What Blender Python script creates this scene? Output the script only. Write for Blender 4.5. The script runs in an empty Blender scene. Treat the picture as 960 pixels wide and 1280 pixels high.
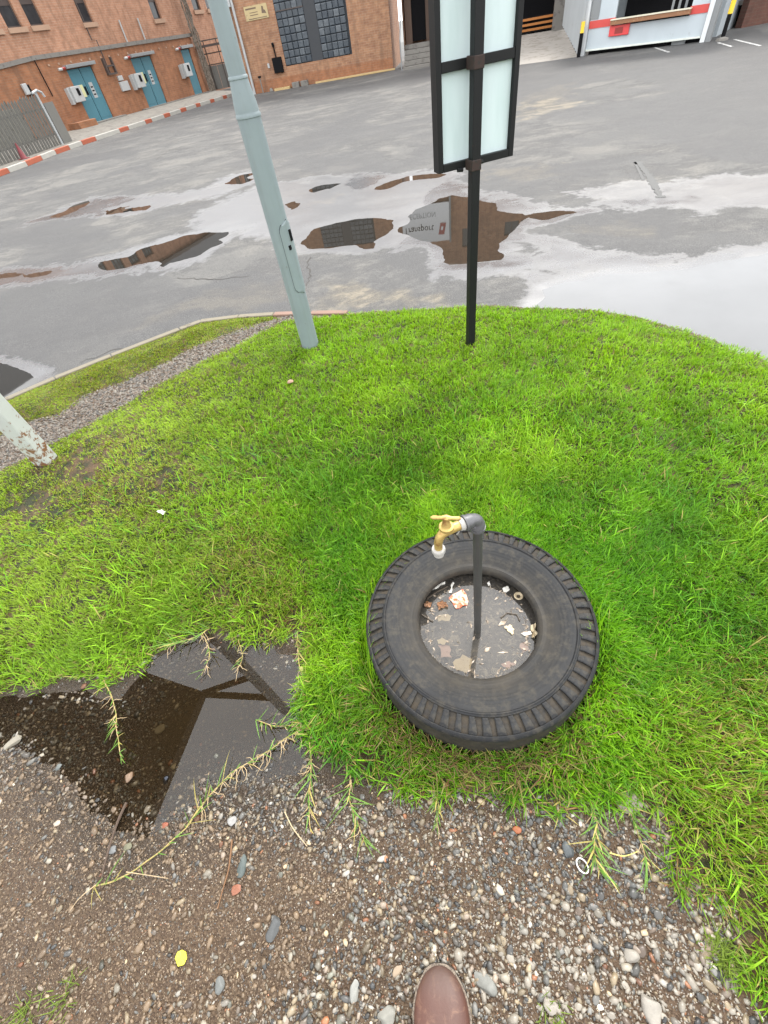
import bpy, bmesh, math, random
import numpy as np
from mathutils import Matrix, Vector
random.seed(7); rng = np.random.default_rng(7)
S = bpy.context.scene
COL = S.collection
ROAD = -0.10                                   # the yard lies a kerb's height below the verge

# ------------------------------------------------------------------ camera
CAMH, FPX, CX, CY = 1.55, 540.0, 480.0, 640.0
_d = np.array([573 - CX, 1114 - CY, FPX]); _d /= np.linalg.norm(_d)
_f = np.array([0, 0, 1.]) ; _f = _f - _d * _f.dot(_d); _f /= np.linalg.norm(_f)
RC = np.array([np.cross(_f, -_d), _f, -_d])    # camera axes (right, down, forward) to world
cam = bpy.data.objects.new('camera', bpy.data.cameras.new('camera'))
COL.objects.link(cam); S.camera = cam
cam.data.sensor_fit = 'VERTICAL'; cam.data.sensor_height = 36; cam.data.lens = 36 * FPX / 1280
cam.data.clip_start = 0.02; cam.data.clip_end = 1500
mw = Matrix.Identity(4)
for i in range(3):
    mw[i][0] = RC[i][0]; mw[i][1] = -RC[i][1]; mw[i][2] = -RC[i][2]
mw.translation = (0, 0, CAMH); cam.matrix_world = mw

def ray(u, v): return RC @ np.array([(u - CX) / FPX, (v - CY) / FPX, 1.])
def at(u, v, z=0.0):                           # measured photograph point -> place on a level at height z
    r = ray(u, v); t = (CAMH - z) / -r[2]
    return np.array([r[0] * t, r[1] * t, z])
def poly_at(pts, z=0.0): return np.array([at(u, v, z)[:2] for u, v in pts])

# ------------------------------------------------------------------ sky, sun, exposure
SUN_EL, SUN_AZ = math.radians(52), math.radians(35)      # azimuth clockwise from +Y
W = bpy.data.worlds.new('World'); S.world = W; W.use_nodes = True
nt = W.node_tree; nt.nodes.clear()
out = nt.nodes.new('ShaderNodeOutputWorld'); bg = nt.nodes.new('ShaderNodeBackground')
sky = nt.nodes.new('ShaderNodeTexSky'); sky.sky_type = 'NISHITA'; sky.sun_disc = False
sky.sun_elevation = SUN_EL; sky.sun_rotation = SUN_AZ; sky.dust_density = 3
hs = nt.nodes.new('ShaderNodeHueSaturation'); hs.inputs['Saturation'].default_value = 0.35
nz = nt.nodes.new('ShaderNodeTexNoise'); nz.inputs['Scale'].default_value = 2.2; nz.inputs['Detail'].default_value = 6
rmp = nt.nodes.new('ShaderNodeValToRGB')
rmp.color_ramp.elements[0].position = .3; rmp.color_ramp.elements[0].color = (.62, .635, .65, 1)
rmp.color_ramp.elements[1].position = .72; rmp.color_ramp.elements[1].color = (1, 1, 1, 1)
scl = nt.nodes.new('ShaderNodeVectorMath'); scl.operation = 'SCALE'; scl.inputs['Scale'].default_value = 12.0
mx = nt.nodes.new('ShaderNodeMix'); mx.data_type = 'RGBA'; mx.inputs[0].default_value = 0.86
tc = nt.nodes.new('ShaderNodeTexCoord')
nt.links.new(tc.outputs['Generated'], nz.inputs['Vector'])
nt.links.new(sky.outputs[0], hs.inputs['Color']); nt.links.new(nz.outputs[0], rmp.inputs[0])
nt.links.new(rmp.outputs[0], scl.inputs[0]); nt.links.new(hs.outputs[0], mx.inputs[6]); nt.links.new(scl.outputs[0], mx.inputs[7])
nt.links.new(mx.outputs[2], bg.inputs[0]); bg.inputs[1].default_value = 0.12
nt.links.new(bg.outputs[0], out.inputs[0])
sun = bpy.data.objects.new('sun', bpy.data.lights.new('sun', 'SUN')); COL.objects.link(sun)
sun.data.energy = 1.3; sun.data.angle = math.radians(14); sun.data.color = (1, .96, .9)
sd = Vector((math.sin(SUN_AZ) * math.cos(SUN_EL), math.cos(SUN_AZ) * math.cos(SUN_EL), math.sin(SUN_EL)))
sun.rotation_euler = sd.to_track_quat('Z', 'Y').to_euler(); sun.location = (5, 5, 30)
S.view_settings.view_transform = 'Standard'; S.view_settings.look = 'None'
S.view_settings.gamma = 1; S.view_settings.exposure = 1.55
try: S.view_settings.use_curve_mapping = False
except Exception: pass
S.cycles.max_bounces = 6; S.cycles.transparent_max_bounces = 12

# ------------------------------------------------------------------ helpers: materials
class Mat:
    def __init__(s, name):
        s.m = bpy.data.materials.new(name); s.m.use_nodes = True; s.t = s.m.node_tree; s.t.nodes.clear()
        s.out = s.t.nodes.new('ShaderNodeOutputMaterial'); s._tc = None
    def n(s, ty, ins=None, **props):
        nd = s.t.nodes.new('ShaderNode' + ty)
        for k, v in props.items(): setattr(nd, k, v)
        for k, v in (ins or {}).items(): s.put(nd.inputs[k], v)
        return nd
    def put(s, sock, v):
        if isinstance(v, bpy.types.NodeSocket): s.t.links.new(v, sock)
        elif isinstance(v, (tuple, list)) and len(v) == 3 and sock.type == 'RGBA': sock.default_value = (*v, 1)
        else: sock.default_value = v
    def obj(s):
        if not s._tc: s._tc = s.n('TexCoord')
        return s._tc.outputs['Object']
    def pos(s): return s.n('NewGeometry').outputs['Position']
    def noise(s, scale, detail=4, vec=None, rough=.55, dist=0):
        return s.n('TexNoise', {'Vector': vec or s.pos(), 'Scale': scale, 'Detail': detail, 'Roughness': rough, 'Distortion': dist}).outputs[0]
    def ramp(s, fac, stops, interp='LINEAR'):
        r = s.n('ValToRGB', {0: fac}); cr = r.color_ramp; cr.interpolation = interp
        while len(cr.elements) < len(stops): cr.elements.new(.5)
        for e, (p, c) in zip(cr.elements, stops):
            e.position = p; e.color = (*c, 1) if isinstance(c, tuple) else (c, c, c, 1)
        return r.outputs[0]
    def mix(s, f, a, b, blend='MIX'):
        m = s.n('Mix', data_type='RGBA', blend_type=blend); s.put(m.inputs[0], f); s.put(m.inputs[6], a); s.put(m.inputs[7], b)
        return m.outputs[2]
    def math(s, op, a, b=0.0, clamp=False):
        m = s.n('Math', operation=op, use_clamp=clamp); s.put(m.inputs[0], a); s.put(m.inputs[1], b); return m.outputs[0]
    def attr(s, name, col=False):
        a = s.n('Attribute', attribute_name=name); return a.outputs['Color'] if col else a.outputs['Fac']
    def bump(s, h, strength=.3, dist=.01):
        return s.n('Bump', {'Height': h, 'Strength': strength, 'Distance': dist}).outputs[0]
    def bsdf(s, color, rough=.7, metal=0., bump=None, spec=.5, ior=None, **k):
        b = s.n('BsdfPrincipled', {'Base Color': color, 'Roughness': rough, 'Metallic': metal, 'Specular IOR Level': spec, **k})
        if ior is not None: s.put(b.inputs['IOR'], ior)
        if bump is not None: s.put(b.inputs['Normal'], bump)
        s.t.links.new(b.outputs[0], s.out.inputs[0]); return b

_cache = {}
def paint(name, col, rough=.6, wear=None, metal=0., var=.12, scale=12, wear_amt=.62, bumpy=.1, spec=.5):
    """painted or plain surface with a little mottling and, if asked, worn patches of another colour"""
    if name in _cache: return _cache[name]
    m = Mat(name); n1 = m.noise(scale, 6); n2 = m.noise(scale * 6, 3)
    c = m.mix(n1, tuple(x * (1 - var) for x in col), tuple(min(1, x * (1 + var)) for x in col))
    if wear: c = m.mix(m.ramp(m.noise(scale * 2.3, 8, rough=.7), [(wear_amt - .03, 0.), (wear_amt + .03, 1.)]), c, wear)
    m.bsdf(c, rough, metal, m.bump(n2, bumpy, .004), spec=spec); _cache[name] = m.m; return m.m

def brick_mat(name, c1, c2, mortar, tint=1.0):
    m = Mat(name); o = m.obj()
    sep = m.n('SeparateXYZ', {0: o}); cmb = m.n('CombineXYZ', {0: m.math('ADD', sep.outputs[0], sep.outputs[1]), 1: sep.outputs[2]})
    b = m.n('TexBrick', {'Vector': cmb.outputs[0], 'Color1': c1, 'Color2': c2, 'Mortar': mortar, 'Scale': 1.0, 'Mortar Size': .008,
                         'Brick Width': .23, 'Row Height': .078, 'Bias': 0.0})
    blot = m.noise(.9, 6, o); st = m.noise(4.5, 5, o)
    c = m.mix(m.ramp(blot, [(.35, .0), (.7, .55)]), b.outputs[0], tuple(x * 1.18 for x in c1))
    c = m.mix(m.ramp(st, [(.4, 0.), (.7, .6)]), c, tuple(x * .6 for x in c2)); run = m.noise(1.6, 6, m.n('Mapping', {'Vector': o, 'Scale': (2.2, 2.2, .35)}).outputs[0], .65); c = m.mix(m.ramp(run, [(.5, 0.), (.7, .55)]), c, (.12, .075, .05))
    wn = m.noise(22, 2, o)
    c = m.mix(m.math('MULTIPLY', wn, .35), c, tuple(x * .7 for x in c2))
    m.bsdf(c, .9, bump=m.bump(b.outputs['Fac'], .3, .01)); return m.m

BRICK = brick_mat('orange_brick', (.42, .225, .14), (.33, .165, .1), (.38, .28, .21))
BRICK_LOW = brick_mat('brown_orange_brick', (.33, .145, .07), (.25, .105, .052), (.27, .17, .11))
BRICK_B = brick_mat('orange_speckled_brick', (.37, .2, .11), (.25, .12, .07), (.34, .25, .175))
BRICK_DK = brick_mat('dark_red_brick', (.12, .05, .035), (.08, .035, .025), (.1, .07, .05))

def asphalt_mat():
    m = Mat('old_asphalt'); p = m.pos()
    wet = m.attr('wet'); tan = m.attr('tan'); dark = m.attr('dark')
    st = m.n('Mapping', {'Vector': p, 'Scale': (1, 1.0, 1), 'Rotation': (0, 0, .5)}).outputs[0]
    big = m.noise(.28, 5, st, .5, .6); mid = m.noise(1.3, 6, p, .6, .4); fine = m.noise(60, 3, p); agg = m.noise(160, 2, p)
    dry = m.mix(mid, (.07, .0695, .069), (.125, .122, .116))
    dry = m.mix(m.ramp(m.noise(.8, 8, p, .65), [(.5, 0.), (.56, .5), (.72, .75)]), dry, (.15, .143, .13))
    dry = m.mix(m.ramp(m.math('ADD', tan, m.math('MULTIPLY', m.math('SUBTRACT', m.noise(3.2, 7), .5), 1.3)), [(.45, 0.), (.75, .8)]), dry, (.21, .18, .13))
    dampf = m.math('ADD', m.math('MULTIPLY', dark, .55), m.math('MULTIPLY', big, .9))
    damp = m.ramp(m.math('ADD', dampf, m.math('MULTIPLY', m.noise(5, 6), .07)), [(.49, 0.), (.505, .7), (.6, 1.)])
    c = m.mix(m.math('MULTIPLY', damp, .72), dry, (.046, .047, .05))
    lines = m.ramp(m.noise(.55, 8, m.n('Mapping', {'Vector': p, 'Scale': (.7, 1.2, 1), 'Rotation': (0, 0, .35)}).outputs[0], .75, .3), [(.44, 0.), (.49, .6), (.51, .6), (.56, 0.)])
    c = m.mix(lines, c, (.05, .05, .052)); spk = m.ramp(m.noise(19, 8, p, .8), [(.35, .5), (.5, 0.)]); c = m.mix(spk, c, (.045, .045, .046))
    c = m.mix(m.math('MULTIPLY', m.ramp(agg, [(.48, 0.), (.66, 1.)]), .4), c, (.27, .26, .245))
    c = m.mix(m.math('MULTIPLY', m.ramp(fine, [(.3, 1.), (.5, 0.)]), .35), c, (.06, .06, .062))
    wn = m.math('ADD', wet, m.math('MULTIPLY', m.math('SUBTRACT', m.noise(2.6, 9, p, .72, .3), .5), 1.35))
    film = m.ramp(wn, [(.40, 0.), (.47, .55), (.66, 1.)])
    c = m.mix(m.math('MULTIPLY', film, .6), c, (.06, .062, .068))
    r = m.math('SUBTRACT', m.math('SUBTRACT', .88, m.math('MULTIPLY', damp, .16)), m.math('MULTIPLY', film, .5), True)
    r = m.math('MAXIMUM', r, .2)
    bs = m.math('SUBTRACT', .5, m.math('MULTIPLY', film, .42))
    bp = m.n('Bump', {'Height': m.math('ADD', fine, m.math('MULTIPLY', agg, .6)), 'Strength': bs, 'Distance': .004}).outputs[0]
    m.bsdf(c, r, bump=bp, ior=m.math('ADD', 1.3, m.math('MULTIPLY', film, .48))); return m.m

def soil_mat():
    m = Mat('wet_gravelly_soil'); p = m.pos(); gr = m.attr('turf'); dm = m.attr('damp')
    a = m.noise(7, 7, p, .6); f = m.noise(95, 4, p); v = m.n('TexVoronoi', {'Vector': p, 'Scale': 190.})
    c = m.mix(a, (.042, .025, .014), (.088, .055, .032))
    c = m.mix(m.ramp(m.noise(3, 4), [(.4, 0.), (.65, .8)]), c, (.075, .047, .029))
    c = m.mix(m.ramp(v.outputs['Color'], [(.25, 0.), (.8, .5)]), c, (.15, .105, .065))
    c = m.mix(m.math('MULTIPLY', m.ramp(f, [(.3, 1.), (.5, 0.)]), .6), c, (.05, .033, .022))
    c = m.mix(m.math('MULTIPLY', dm, .72), c, (.034, .028, .022))
    c = m.mix(gr, c, m.mix(m.ramp(m.noise(14, 6), [(.42, 0.), (.62, 1.)]), (.022, .026, .008), (.10, .06, .03)))
    r = m.math('SUBTRACT', .66, m.math('MULTIPLY', dm, .42))
    m.bsdf(c, r, spec=.3, bump=m.bump(m.math('ADD', f, v.outputs['Distance']), .9, .008)); return m.m

def water_mat(name, tint, murk, murk_f, ior=1.33, ripple=.0, rough=.0):
    """see-through water: tinted transmission, a little suspended mud, mirror by Fresnel"""
    m = Mat(name)
    nrm = m.bump(m.noise(9, 2), ripple, .004) if ripple else None
    tr = m.n('BsdfTransparent', {'Color': m.mix(m.attr('depth'), (.88, .84, .76), tint)}); df = m.n('BsdfDiffuse', {'Color': murk}); gl = m.n('BsdfGlossy', {'Color': (1, 1, 1), 'Roughness': rough})
    fr = m.n('Fresnel', {'IOR': ior})
    if nrm: m.put(gl.inputs['Normal'], nrm); m.put(fr.inputs['Normal'], nrm)
    a = m.n('MixShader'); m.put(a.inputs[0], m.math('MULTIPLY', m.attr('depth'), murk_f)); m.put(a.inputs[1], tr.outputs[0]); m.put(a.inputs[2], df.outputs[0])
    b = m.n('MixShader'); m.put(b.inputs[0], fr.outputs[0]); m.put(b.inputs[1], a.outputs[0]); m.put(b.inputs[2], gl.outputs[0])
    m.t.links.new(b.outputs[0], m.out.inputs[0]); return m.m

def puddle_mat(name, col, ior, rough):
    m = Mat(name); c = m.mix(m.noise(1.7, 5), tuple(x * .8 for x in col), tuple(x * 1.15 for x in col))
    m.bsdf(c, m.math('MULTIPLY', m.ramp(m.noise(2.2, 5), [(.4, .3), (.7, 1.)]), rough), ior=ior, bump=m.bump(m.noise(3, 2), .02, .01)); return m.m

def leaf_mat(name, trans=.36, rough=.4):
    m = Mat(name); c = m.attr('col', True)
    pb = m.n('BsdfPrincipled', {'Base Color': c, 'Roughness': rough, 'Specular IOR Level': .2})
    tl = m.n('BsdfTranslucent', {'Color': m.mix(1.0, c, (1.05, 1.0, .4), 'MULTIPLY')})
    x = m.n('MixShader', {0: trans}); m.put(x.inputs[1], pb.outputs[0]); m.put(x.inputs[2], tl.outputs[0])
    m.t.links.new(x.outputs[0], m.out.inputs[0]); return m.m

def stone_mat(name, rough=.36):
    m = Mat(name); c = m.attr('col', True)
    c = m.mix(m.math('MULTIPLY', m.noise(160, 4), .45), c, m.mix(.5, c, (.05, .035, .022)))
    m.bsdf(c, rough, bump=m.bump(m.noise(240, 3), .25, .002)); return m.m

def plain_stone(name, col, rough=.55):
    m = Mat(name); c = m.mix(m.noise(60, 5), tuple(x * .36 for x in col), tuple(x * .66 for x in col))
    m.bsdf(c, rough, bump=m.bump(m.noise(150, 4), .35, .003)); return m.m

def rubber_mat():
    m = Mat('weathered_black_rubber'); o = m.obj()
    n1 = m.noise(6, 6, o); n2 = m.noise(38, 6, o, .7)
    sep = m.n('SeparateXYZ', {0: o}); r = m.math('SQRT', m.math('ADD', m.math('MULTIPLY', sep.outputs[0], sep.outputs[0]), m.math('MULTIPLY', sep.outputs[1], sep.outputs[1])))
    rings = m.math('SINE', m.math('MULTIPLY', r, 520.)); slow = m.n('TexNoise', {'Vector': m.n('CombineXYZ', {0: r}).outputs[0], 'Scale': 55., 'Detail': 3.}).outputs[0]
    c = m.mix(n1, (.009, .0094, .0102), (.017, .018, .02))
    c = m.mix(m.ramp(slow, [(.4, 0.), (.65, .5)]), c, (.032, .033, .034))
    c = m.mix(m.math('MULTIPLY', m.ramp(n2, [(.47, 0.), (.66, 1.)]), .5), c, (.07, .062, .048)); c = m.mix(m.ramp(m.noise(120, 4, o, .8), [(.66, 0.), (.72, .7)]), c, (.11, .1, .085))
    # dried mud that settled on the inner half and in the dish of the sidewall
    mud = m.math('MULTIPLY', m.ramp(r, [(.19, 1.), (.225, .75), (.27, .12), (.31, 0.)]), m.ramp(m.noise(9, 6, o), [(.35, .3), (.65, 1.)]))
    c = m.mix(m.math('MULTIPLY', mud, .55), c, (.06, .05, .036))
    groove = m.attr('groove')
    c = m.mix(m.math('MULTIPLY', groove, m.ramp(m.noise(45, 4, o), [(.35, .25), (.6, .9)])), c, (.05, .04, .028))
    m.bsdf(c, m.math('ADD', .45, m.math('MULTIPLY', n2, .3)), spec=.2, bump=m.bump(m.math('ADD', m.math('MULTIPLY', rings, .3), n2), .16, .003)); return m.m

def tile_mat(name, a, b):
    m = Mat(name); c = m.mix(m.ramp(m.noise(7, 4), [(.35, 0.), (.65, 1.)]), a, b); m.bsdf(c, .28, bump=m.bump(m.noise(14, 2), .2, .01)); return m.m

ASPH = asphalt_mat(); SOIL = soil_mat(); LEAF = leaf_mat('grass_blade'); STONE = stone_mat('river_gravel')
def facing(c): return c

# ------------------------------------------------------------------ helpers: meshes and objects
def link(name, me, mat=None, parent=None, loc=None, rz=0, smooth=False):
    if mat is not None: me.materials.append(mat)
    if smooth:
        me.polygons.foreach_set('use_smooth', [True] * len(me.polygons))
        if len(me.polygons) < 20000 and not me.shape_keys: me.set_sharp_from_angle(angle=math.radians(42))
    o = bpy.data.objects.new(name, me); COL.objects.link(o)
    if parent: o.parent = parent
    if loc is not None: o.location = loc
    o.rotation_euler.z = rz
    return o
def tag(o, label=None, cat=None, group=None, kind=None):
    if label: o['label'] = label
    if cat: o['category'] = cat
    if group: o['group'] = group
    if kind: o['kind'] = kind
    return o
def empty(name, loc=(0, 0, 0), rz=0, label=None, cat=None, group=None):
    o = bpy.data.objects.new(name, None); COL.objects.link(o); o.location = loc; o.rotation_euler.z = rz; o.empty_display_size = .1
    return tag(o, label, cat, group)
def np_mesh(name, co, faces_flat, sizes, attrs=None, colattr=None):
    me = bpy.data.meshes.new(name); me.vertices.add(len(co)); me.vertices.foreach_set('co', np.asarray(co, np.float32).ravel())
    me.loops.add(len(faces_flat)); me.loops.foreach_set('vertex_index', np.asarray(faces_flat, np.int32))
    sizes = np.asarray(sizes, np.int32); me.polygons.add(len(sizes))
    st = np.zeros(len(sizes), np.int32); st[1:] = np.cumsum(sizes)[:-1]
    me.polygons.foreach_set('loop_start', st)
    try: me.polygons.foreach_set('loop_total', sizes)
    except Exception: pass
    for k, v in (attrs or {}).items():
        a = me.attributes.new(k, 'FLOAT', 'POINT'); a.data.foreach_set('value', np.asarray(v, np.float32))
    if colattr is not None:
        a = me.attributes.new('col', 'FLOAT_COLOR', 'POINT')
        c = np.ones((len(co), 4), np.float32); c[:, :3] = colattr; a.data.foreach_set('color', c.ravel())
    me.update(calc_edges=True); return me
class MB:
    """collects shapes into one mesh"""
    def __init__(s): s.v = []; s.f = []
    def add(s, v, f):
        k = len(s.v); s.v += [tuple(map(float, p)) for p in v]; s.f += [tuple(i + k for i in q) for q in f]; return s
    def box(s, x0, x1, y0, y1, z0, z1):
        v = [(x, y, z) for z in (z0, z1) for y in (y0, y1) for x in (x0, x1)]
        return s.add(v, [(0, 2, 3, 1), (4, 5, 7, 6), (0, 1, 5, 4), (2, 6, 7, 3), (0, 4, 6, 2), (1, 3, 7, 5)])
    def prism(s, pts, z0, z1):
        n = len(pts); v = [(p[0], p[1], z0) for p in pts] + [(p[0], p[1], z1) for p in pts]
        return s.add(v, [tuple(range(n))[::-1], tuple(range(n, 2 * n))] + [(i, (i + 1) % n, n + (i + 1) % n, n + i) for i in range(n)])
    def tube(s, path, rad, n=10, cap=True):
        path = [np.array(p, float) for p in path]; R = rad if hasattr(rad, '__len__') else [rad] * len(path)
        rings = []; up = np.array([0, 0, 1.])
        t0 = path[1] - path[0]; t0 /= np.linalg.norm(t0)
        a = np.cross(t0, up if abs(t0[2]) < .9 else np.array([1., 0, 0])); a /= np.linalg.norm(a)
        for i, p in enumerate(path):
            t = path[min(i + 1, len(path) - 1)] - path[max(i - 1, 0)]; t /= max(1e-9, np.linalg.norm(t))
            a = a - t * a.dot(t); a /= max(1e-9, np.linalg.norm(a)); b = np.cross(t, a)
            rings.append([p + R[i] * (a * math.cos(2 * math.pi * k / n) + b * math.sin(2 * math.pi * k / n)) for k in range(n)])
        v = [q for r in rings for q in r]; f = []
        for i in range(len(path) - 1):
            for k in range(n):
                f.append((i * n + k, i * n + (k + 1) % n, (i + 1) * n + (k + 1) % n, (i + 1) * n + k))
        if cap: f += [tuple(range(n))[::-1], tuple(range((len(path) - 1) * n, len(path) * n))]
        return s.add(v, f)
    def lathe(s, prof, n=24, c=(0, 0, 0), closed=False):
        v = []; f = []; m = len(prof)
        for r, z in prof:
            for k in range(n):
                a = 2 * math.pi * k / n; v.append((c[0] + r * math.cos(a), c[1] + r * math.sin(a), c[2] + z))
        for i in range(m - 1 + (1 if closed else 0)):
            j = (i + 1) % m
            for k in range(n): f.append((i * n + k, i * n + (k + 1) % n, j * n + (k + 1) % n, j * n + k))
        if not closed:
            if prof[0][0] > 1e-6: f.append(tuple(range(n))[::-1])
            if prof[-1][0] > 1e-6: f.append(tuple(range((m - 1) * n, m * n)))
        return s.add(v, f)
    def mesh(s, name):
        me = bpy.data.meshes.new(name); me.from_pydata(s.v, [], s.f); me.update(); return me
    def build(s, name, mat, parent=None, smooth=False, bevel=0, loc=None, rz=0):
        o = link(name, s.mesh(name), mat, parent, loc, rz, smooth)
        if bevel:
            b = o.modifiers.new('bevel', 'BEVEL'); b.width = bevel; b.segments = 2; b.limit_method = 'ANGLE'
        return o
def box(name, mat, parent, *d, bevel=0): return MB().box(*d).build(name, mat, parent, bevel=bevel)

_P = rng.permutation(512)
def _h(ix, iy, s): return ((_P[(ix + 71 * s) % 512] * 7919 + _P[(iy + 13 * s) % 512] * 104729) % 9973) / 9973.0
def vn(x, y, scale, seed=0):                   # smooth value noise 0..1
    x = np.asarray(x) * scale; y = np.asarray(y) * scale; ix = np.floor(x).astype(int); iy = np.floor(y).astype(int)
    fx = x - ix; fy = y - iy; fx = fx * fx * (3 - 2 * fx); fy = fy * fy * (3 - 2 * fy)
    return (_h(ix, iy, seed) * (1 - fx) + _h(ix + 1, iy, seed) * fx) * (1 - fy) + (_h(ix, iy + 1, seed) * (1 - fx) + _h(ix + 1, iy + 1, seed) * fx) * fy
def fbm(x, y, scale, seed=0, oct=4):
    a = 0; w = .5; t = 0
    for i in range(oct): a = a + w * vn(x, y, scale * 2 ** i, seed + i); t += w; w *= .5
    return a / t
def sdf(P, poly):                              # signed distance, positive inside
    P = np.asarray(P, float); d = np.full(len(P), 1e9); ins = np.zeros(len(P), bool); n = len(poly)
    for i in range(n):
        a = poly[i]; b = poly[(i + 1) % n]; e = b - a; w = P - a
        t = np.clip((w @ e) / max(1e-12, e @ e), 0, 1); q = w - t[:, None] * e; d = np.minimum(d, np.einsum('ij,ij->i', q, q))
        c = ((a[1] > P[:, 1]) != (b[1] > P[:, 1])); dy = (b[1] - a[1]) if abs(b[1] - a[1]) > 1e-12 else 1e-12
        ins ^= c & (P[:, 0] < (b[0] - a[0]) * (P[:, 1] - a[1]) / dy + a[0])
    d = np.sqrt(d); return np.where(ins, d, -d)
def grid(xs, ys):
    X, Y = np.meshgrid(xs, ys); n, m = X.shape; i = np.arange(n * m).reshape(n, m)
    q = np.stack([i[:-1, :-1], i[:-1, 1:], i[1:, 1:], i[1:, :-1]], -1).reshape(-1, 4)
    return X.ravel(), Y.ravel(), q

# ================================================================== THE SETTING
# outlines measured from the photograph, as places on the ground
GRASS_FRONT = [(-260, 900), (-80, 880), (0, 868), (40, 862), (75, 852), (110, 846), (150, 856), (172, 838), (188, 812), (215, 803), (262, 786), (300, 800), (345, 800),
               (372, 786), (388, 828), (372, 872), (388, 930), (428, 958), (478, 976), (520, 990), (600, 998), (680, 1006), (762, 1004), (795, 1008), (836, 1024),
               (832, 1072), (852, 1108), (892, 1122), (920, 1150), (900, 1200), (918, 1240), (960, 1290), (1040, 1420), (1500, 1420)]
GRASS_BACK = [(1500, 640), (1100, 492), (960, 449), (880, 422), (800, 397), (740, 388), (660, 385), (600, 382), (520, 386), (440, 392), (352, 402),
              (300, 429), (250, 453), (200, 479), (150, 509), (100, 536), (50, 561), (0, 589), (-120, 655), (-260, 740)]
GRASS = poly_at(GRASS_FRONT + GRASS_BACK)
KERBL = [(-260, 640), (-60, 533), (8, 500), (70, 473), (140, 445), (225, 412), (252, 402)]
STRIP2 = poly_at(KERBL + [(300, 396), (344, 394), (352, 399), (300, 413), (250, 433), (190, 463), (150, 481), (110, 494), (75, 520), (38, 528), (0, 547), (-60, 580), (-260, 690)])
ISLAND = poly_at(KERBL + [(300, 395), (344, 392), (435, 390), (480, 388), (560, 384), (620, 380), (660, 383), (740, 386), (800, 395), (880, 420), (960, 447), (1100, 490)])
ISLAND = np.vstack([ISLAND, [[9, 1.2], [9, -6], [-9, -6], [-9, 1.0]]])
NEARP = poly_at([(-200, 880), (0, 866), (110, 842), (150, 850), (185, 806), (262, 780), (345, 792), (392, 830), (386, 890), (400, 935), (436, 958), (448, 976),
                 (400, 990), (335, 1003), (262, 1015), (215, 1040), (180, 1062), (130, 1042), (60, 990), (0, 946), (-200, 930)])
CANOPY_Z = 4.0

# --- ground of the verge: turf, gravel path and the muddy patch in front
def spaced(a, b, fine0, fine1, sf, sc):
    l = np.arange(fine0, a, -sc)[1:][::-1]; m = np.arange(fine0, fine1, sf); r = np.arange(fine1, b, sc); return np.concatenate([l, m, r])
gx, gy, gq = grid(spaced(-9, 9, -2.6, 2.2, .02, .09), spaced(-6, 5, -.6, 3.6, .02, .09))
def ground_z(x, y):
    P = np.stack([x, y], 1); si = sdf(P, ISLAND); sg = np.maximum(sdf(P, GRASS), sdf(P, STRIP2)); sp = sdf(P, NEARP) + .05 * (fbm(x, y, 7, 3) - .5)
    z = .012 * (fbm(x, y, 3, 1) - .5) + .006 * (fbm(x, y, 16, 2) - .5)
    z = z + .035 * np.clip(sg / .25, 0, 1) + .012 * np.clip(sg / .25, 0, 1) * (fbm(x, y, 4, 9) - .4)
    z = z - .028 * np.clip((sp + .02) / .34, 0, 1) * np.clip(1 - sg * 20, 0, 1)
    tyre = np.hypot(x - TYRE[0], y - TYRE[1]); z = z + .035 * np.exp(-((tyre - .40) / .09) ** 2) * np.clip(sg / .05, 0, 1); z = np.where(tyre < .40, np.minimum(z, .0), z)
    return np.where(si < .0, z - .25 * np.clip(-si / .02, 0, 1), z), si, sg, sp
TYRE = np.array([.2405, .668])
gz, si, sg, sp = ground_z(gx, gy)
keep = (si > -.06)
gq2 = gq[keep[gq].all(1)]
damp = np.clip((sp + .20) / .20, 0, 1) * .9 + .25 * np.clip(fbm(gx, gy, 2.5, 5) * 2 - .8, 0, 1)
me = np_mesh('verge_ground', np.stack([gx, gy, gz], 1), gq2.ravel(), np.full(len(gq2), 4), {'turf': np.clip(sg * 30, 0, 1), 'damp': np.clip(damp, 0, 1)})
tag(link('verge_ground', me, SOIL, smooth=True), kind='structure')

# --- muddy puddle in front of the tyre
wx, wy, wq = grid(np.arange(-2.2, .25, .03), np.arange(-.15, 1.1, .03))
wz, _, _, wsp = ground_z(wx, wy); kk = (sdf(np.stack([wx, wy], 1), NEARP) > -.08); wq = wq[kk[wq].all(1)]
me = np_mesh('puddle_water', np.stack([wx, wy, np.full(len(wx), -.006)], 1), wq.ravel(), np.full(len(wq), 4), {'depth': np.clip((-.006 - wz) / .025, 0, 1) * (.22 + .78 * np.clip((wx + 1.15) / .45, 0, 1))})
tag(link('puddle_water', me, water_mat('muddy_clear_water', (.40, .31, .17), (.034, .023, .011), .4, 1.5)), kind='structure')

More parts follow.
